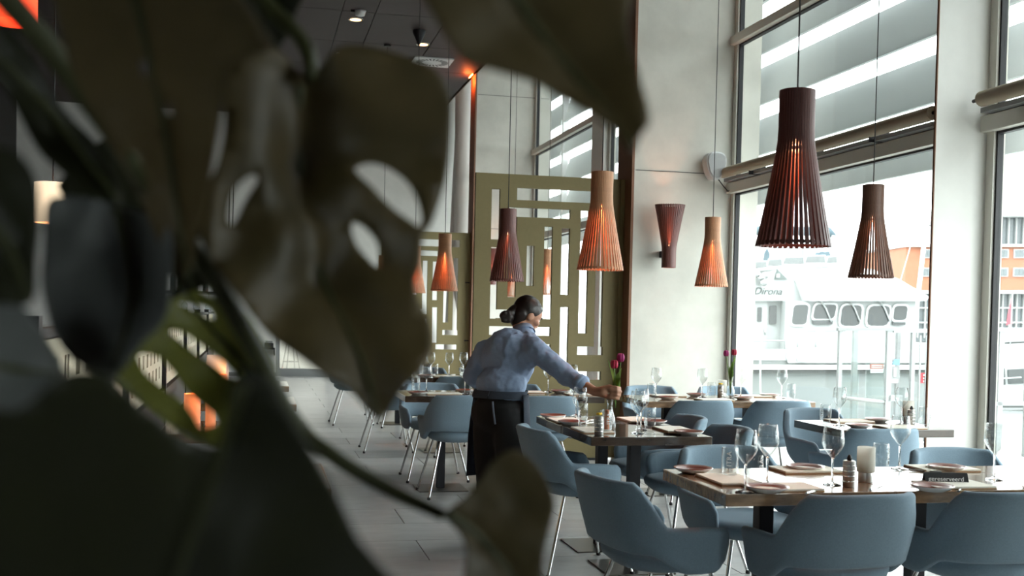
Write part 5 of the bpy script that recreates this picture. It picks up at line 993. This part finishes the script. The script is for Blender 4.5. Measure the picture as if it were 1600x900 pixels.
B.prism('red_ensign', mat('faded red cloth', (.45, .10, .10), .8), [(1152, 330), (1160, 329), (1166, 340), (1158, 342)], 1.6, 1.63)
for x, y0 in ((1165, 300), (1305, 305), (1325, 318), (1316, 325), (1240, 330)): B.rod('aerial', M_rail, [(x, y0, 2.2), (x, 410, 2.2)], .025)
for y in (338, 345, 372): B.rod('spreader', M_rail, [(1300, y, 2.2), (1332, y, 2.2)], .02)
for x in (1146, 1149, 1153, 1160): B.rod('shroud', M_rail, [(x+14, 330, 2.0), (x, 470, 2.0)], .012)
for pts in ([(1222, 546, -.3), (1222, 524, -.3), (1228, 516, -.3), (1315, 516, -.3)], [(1242, 516, -.3), (1242, 546, -.3)], [(1270, 516, -.3), (1270, 546, -.3)], [(1308, 516, -.3), (1308, 546, -.3)], [(1148, 532, -.3), (1222, 532, -.3)], [(1148, 532, -.3), (1148, 546, -.3)]): B.rod('hand_rail', M_metalgrey, pts, .022)
B.rod('mooring_line', M_metalgrey, [(1184, 532, -.45), (1182, 545, -.5), (1178, 600, -.9), (1176, 648, -1.4)], .025)

# landing-stage gate on the quay edge
G_ = Local(13.0, 'pier_gate', 'tall white landing-stage gate on the quay before the yacht', 'gate', cx=1370)
M_post = mat('white painted steel', (.34, .355, .355), .5)
def post(x, w_, y0, y1, d=0): G_.rect('post', M_post, x, y0, x+w_, y1, d, d+.07, None, .004)
post(1311, 6, 515, 697); post(1346, 8, 516, 697, .3); post(1386, 9, 515, 697); post(1411, 6, 519, 697, .2); post(1425, 6, 519, 697)
G_.rect('top_beam', M_metalgrey, 1309, 512, 1396, 517, -.01, .08); G_.rect('top_beam', M_post, 1396, 514, 1500, 520, 0, .08)
for x, y0 in ((1438, 524), (1448, 524)): G_.rod('upright', M_post, [(x, y0), (x, 690)], .012)
G_.rod('brace_rail', M_post, [(1312, 621, .03), (1388, 629, .03)], .022); G_.rect('kick_rail', M_post, 1311, 692, 1460, 697, 0, .06)
G_.rect('mid_rail', M_post, 1391, 618, 1413, 627, 0, .05)
mb_ = G_.rect('meter_box', M_metalgrey, 1393, 573, 1411, 601, .08, .25, None, .006); G_.rect('meter_label', M_white, 1397, 593, 1408, 599, .07, .08, mb_); G_.rect('meter_dial', M_lightgrey, 1401, 576, 1405, 589, .07, .08, mb_)
sg = G_.rect('warning_plate', mat('faded red print', (.50, .17, .14), .6), 1363, 569, 1384, 577, .05, .07); G_.rect('plate_band', M_white, 1364, 578, 1384, 583, .05, .07)
for k in range(2): G_.rect('print_line', M_white, 1365, 571+k*2.6, 1382, 572+k*2.6, .045, .05, sg)
rs = G_.rect('red_notice', mat('bright red print', (.60, .07, .09), .6), 1442, 583, 1456, 599, .02, .04)
for k in range(3): G_.rect('notice_line', M_white, 1445, 585+k*4.8, 1455, 588+k*4.8, .01, .02, rs)
MB().ell(G_.p(1396, 560, .1), (.055, .05, .05), 14, 10).add('lamp_head', M_metalgrey, G_.t, True); G_.rect('blue_notice', mat('pale blue print', (.20, .38, .55), .6), 1401, 562, 1411, 571, .1, .12)
for x0, x1 in ((1319, 1345), (1356, 1385)): G_.rect('glass_panel', clear_pane('gate glass', (.90, .94, .93)), x0, 520, x1, 690, .03, .042)
# white railing seen through the nearer window
R_ = Local(11.0, 'quay_railing', 'white post railing on the quay outside the window beyond the pier', 'railing', cx=1570)
for x in (1562, 1606, 1650): R_.rect('post', M_post, x, 515, x+8, 715, 0, .06)
R_.rect('top_rail', M_post, 1540, 512, 1700, 518, -.01, .07); R_.rect('mid_rail', M_post, 1540, 628, 1700, 634, 0, .05)

# other boats, masts and the brick block across the basin
C2 = Local(34, 'cabin_cruiser', 'small white cabin cruiser outside the nearest window pane', 'boat', cx=1462)
C2.prism('hull', M_gel, [(1528, 612), (1700, 600), (1690, 640), (1540, 642)], 0, 2.4, None, .03); C2.prism('cabin', M_gel, [(1545, 612), (1566, 574), (1600, 556), (1680, 556), (1690, 605)], .3, 2.1, None, .03)
for P_ in ([(1552, 604), (1568, 580), (1577, 576), (1579, 602)], [(1584, 601), (1582, 578), (1625, 576), (1625, 599)]): C2.prism('window', M_tint, P_, .24, .30)
C2.rod('hand_rail', M_rail, [(1530, 600, .1), (1560, 592, .1), (1600, 590, .1)], .02); C2.rect('hull_stripe', M_stripe, 1538, 632, 1690, 637, -.03, .05)
C3 = Local(74, 'covered_launch', 'pale launch under a grey cover with a red flag on its pole', 'boat', cx=1585)
C3.prism('hull', M_gel, [(1530, 540), (1680, 532), (1670, 566), (1540, 568)], 0, 3, None, .04); C3.prism('canvas_cover', mat('pale grey canvas', (.26, .27, .27), .9), [(1536, 538), (1552, 520), (1600, 515), (1670, 530)], .3, 2.6, None, .04)
C3.rod('flag_pole', M_rail, [(1578, 540, -.05), (1579, 458, -.05)], .03); C3.prism('red_flag', mat('red flag cloth', (.42, .07, .09), .8), [(1578, 466), (1574, 485), (1571, 508), (1580, 506)], -.05, -.01)
for x, y0, x1, lab in ((1449, 262, 1424, 'leaning grey sailboat mast between the yacht and the pier'), (1160, 322, 1161, 'pale sailboat mast behind the stern of the yacht')):
    S = Local(45, 'sailboat', lab, 'boat', cx=x); S.rod('mast', M_lightgrey, [(x, y0), (x1, 560)], .09); S.rod('boom', M_lightgrey, [(x1, 478), (x1-26, 480)], .07); S.prism('hull', M_gel, [(x1-40, 560), (x1+30, 556), (x1+24, 610), (x1-34, 610)], -.8, 1.4, None, .05)
    S.rod('stay', M_lightgrey, [(x, y0+4), (x1-36, 500)], .015); 
K = Local(95, 'brick_building', 'orange brick block with a glazed base and grey top floor across the basin', 'building', cx=1500)
M_brick = mat('orange brick', (.30, .12, .07), .85, noise=.06, nscale=2); M_bglass = mat('grey office glass', (.09, .105, .11), .2); M_slab = mat('pale concrete band', (.36, .365, .36), .8)
K.rect('brick_storeys', M_brick, 1411, 386, 1780, 456, 0, 14); K.rect('roof_edge', M_slab, 1408, 382, 1782, 386, -.4, 14.4)
K.rect('glass_base', M_bglass, 1420, 456, 1780, 534, .6, 14); K.rect('floor_band', M_slab, 1409, 454, 1782, 459, -.5, 14)
K.rect('top_floor', M_bglass, 1530, 336, 1780, 382, 3, 12); K.rect('top_roof', M_slab, 1522, 329, 1785, 336, 1.5, 13)
for x in range(1532, 1780, 12): K.rect('mullion', M_slab, x, 336, x+1.6, 382, 2.7, 3)
for x in range(1424, 1780, 11): K.rect('mullion', M_slab, x, 459, x+1.5, 528, .3, .6)
for yv in (480, 503): K.rect('transom', M_slab, 1420, yv, 1780, yv+2, .3, .6)
for x in (1436, 1548, 1580, 1612, 1644):
    for y in (391, 420):
        f = K.rect('window_frame', M_slab, x-1.4, y-1.4, x+22.4, y+12.4, -.15, 0); 
        for k in range(3): K.rect('pane', M_bglass, x+k*7.2, y, x+k*7.2+6.2, y+11, -.2, -.15, f)
far_ = Local(150, 'warehouse', 'long pale low building along the far shore', 'building', cx=1300)
far_.rect('wall', M_slab, 1050, 468, 1424, 514, 0, 10); far_.rect('roof', M_metalgrey, 1046, 462, 1428, 468, -.4, 10.4)
for x in range(1060, 1420, 14): far_.rect('window', M_bglass, x, 478, x+8, 494, -.2, 0)

# ------------------------------------------------------------------ the big potted split-leaf plant beside the camera
M_leaf = mat('shaded glossy leaf', (.011, .013, .005), .42, spec=.35, noise=.35, nscale=9, col2=(.017, .019, .007))  # darker copy for shaded leaves, the shade is put into the colour
M_leaf_l = mat('lamplit green leaf', (.24, .25, .05), .42, noise=.25, nscale=9)  # raised albedo stands for lamplight coming through this leaf
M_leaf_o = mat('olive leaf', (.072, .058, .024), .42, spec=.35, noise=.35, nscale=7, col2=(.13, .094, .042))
M_leaf_g = mat('grey sheen leaf', (.085, .092, .088), .42, spec=.4, noise=.3, nscale=7, col2=(.15, .16, .155))  # grey sheen of the light put into the leaf colour
M_stemg = mat('green leaf stalk', (.04, .045, .012), .5, noise=.2, nscale=12)
for m in (M_leaf, M_leaf_l, M_leaf_o, M_leaf_g):
    n_ = m.node_tree; p_ = n_.nodes['Principled BSDF']; o_ = n_.nodes['Material Output']; tl = n_.nodes.new('ShaderNodeBsdfTranslucent'); mx = n_.nodes.new('ShaderNodeMixShader'); mx.inputs[0].default_value = .10
    tl.inputs[0].default_value = (.16, .20, .03, 1); n_.links.new(p_.outputs[0], mx.inputs[1]); n_.links.new(tl.outputs[0], mx.inputs[2]); n_.links.new(mx.outputs[0], o_.inputs[0])
PB = Vector(DATA['plant_base'])
PL = thing('split_leaf_plant', 'tall potted plant with big dark split leaves filling the near side of the view', 'plant', (PB.x, PB.y, 0))
off = Vector((PB.x, PB.y, 0))
MB().lathe([(.13, 0), (.15, .01), (.19, .70), (.20, .72), (.185, .72), (.18, .66), (.01, .65)], 36).add('pot', mat('charcoal planter', (.03, .03, .03), .6), PL, True, angle=40)
MB().lathe([(.178, .66), (.10, .675), (.01, .67)], 24).add('soil', mat('potting soil', (.02, .014, .009), .95, noise=.4, nscale=60), PL)
def spline(pts, n):
    out = []
    P_ = [pts[0]]+pts+[pts[-1]]
    for i in range(1, len(P_)-2):
        for k in range(n):
            t = k/n; a, b, c, d = P_[i-1:i+3]
            out.append(.5*((2*b)+(c-a)*t+(2*a-5*b+4*c-d)*t*t+(3*b-a-3*c+d)*t**3))
    return out+[pts[-1]]
for s_ in DATA['stems']:
    P_ = [Vector(v)-off for v in s_]; P_ = [Vector((P_[0].x*.2, P_[0].y*.2, .66))]+P_
    c = spline(P_, 8); nn = len(c); MB().tube(c, [.011-.0065*i/nn for i in range(nn)], 10).add('stalk', M_stemg, PL, True)
def pip(p, poly):
    x, y = p; r = False; j = len(poly)-1
    for i in range(len(poly)):
        xi, yi = poly[i]; xj, yj = poly[j]
        if (yi > y) != (yj > y) and x < (xj-xi)*(y-yi)/(yj-yi)+xi: r = not r
        j = i
    return r
def smooth_loop(P_, n=4):
    N = len(P_); out = []
    for i in range(N):
        a, b, c, d = (Vector(P_[(i+k) % N]) for k in (-1, 0, 1, 2))
        for k in range(n): t = k/n; v = .5*((2*b)+(c-a)*t+(2*a-5*b+4*c-d)*t*t+(3*b-a-3*c+d)*t**3); out.append((v.x, v.y))
    return out
def leaf(L, m, curl, ripple, phase):
    out = smooth_loop(L['out']); holes = [smooth_loop(h, 3) for h in L['holes']]
    pts, edges = [], []
    for loop in [out]+holes:
        s = len(pts); k = len(loop); pts += [Vector(p) for p in loop]; edges += [(s+i, s+(i+1) % k) for i in range(k)]
    x0, x1 = min(p[0] for p in out), max(p[0] for p in out); y0, y1 = min(p[1] for p in out), max(p[1] for p in out)
    st = max(x1-x0, y1-y0)/26
    x = x0
    while x < x1:
        y = y0
        while y < y1:
            if pip((x, y), out) and not any(pip((x, y), h) for h in holes): pts.append(Vector((x+random.uniform(-.1, .1)*st, y+random.uniform(-.1, .1)*st)))
            y += st
        x += st
    vs, es, fs = geometry.delaunay_2d_cdt(pts, edges, [], 0, 1e-5)[:3]
    bm = bmesh.new(); p0 = Vector(L['p0'])-off; a, b, n = Vector(L['a']), Vector(L['b']), Vector(L['n'])
    ribs = L['ribs']; sc_ = max(x1-x0, y1-y0)
    def height(u, v):
        h = -curl*((u*u+v*v)/sc_)
        for i, r in enumerate(ribs):        # the blade is creased along its veins
            dm = 9
            for (ax, ay), (bx, by) in zip(r, r[1:]):
                dx, dy = bx-ax, by-ay; t = max(0, min(1, ((u-ax)*dx+(v-ay)*dy)/(dx*dx+dy*dy+1e-9))); dm = min(dm, math.hypot(u-ax-t*dx, v-ay-t*dy))
            h += (.055 if i == 0 else .035)*sc_*math.exp(-(dm/(.07*sc_))**2)*ripple
        return h + ripple*.012*sc_*math.sin(u/sc_*17+phase)*math.cos(v/sc_*13+phase)
    V = [bm.verts.new(p0+a*v.x+b*v.y+n*height(v.x, v.y)) for v in vs]
    for f in fs:
        c = sum((Vector(vs[i]) for i in f), Vector((0, 0)))/len(f)
        if pip((c.x, c.y), out) and not any(pip((c.x, c.y), h) for h in holes):
            try: bm.faces.new([V[i] for i in f])
            except ValueError: pass
    bmesh.ops.delete(bm, geom=[v for v in bm.verts if not v.link_faces], context='VERTS')
    bmesh.ops.recalc_face_normals(bm, faces=bm.faces); bmesh.ops.solidify(bm, geom=bm.faces[:], thickness=.0012)
    me = bpy.data.meshes.new('leaf'); bm.to_mesh(me); bm.free(); me.materials.append(m)
    for p in me.polygons: p.use_smooth = True
    o = link('leaf', me, PL)
    r = ribs[0]; n_ = len(r); pp = spline([p0+a*u+b*v+n*(height(u, v)-.001) for u, v in r], 6)
    MB().tube(pp, [.0035-.0025*i/len(pp) for i in range(len(pp))], 8).add('midrib', M_stemg, o, True)
    return o
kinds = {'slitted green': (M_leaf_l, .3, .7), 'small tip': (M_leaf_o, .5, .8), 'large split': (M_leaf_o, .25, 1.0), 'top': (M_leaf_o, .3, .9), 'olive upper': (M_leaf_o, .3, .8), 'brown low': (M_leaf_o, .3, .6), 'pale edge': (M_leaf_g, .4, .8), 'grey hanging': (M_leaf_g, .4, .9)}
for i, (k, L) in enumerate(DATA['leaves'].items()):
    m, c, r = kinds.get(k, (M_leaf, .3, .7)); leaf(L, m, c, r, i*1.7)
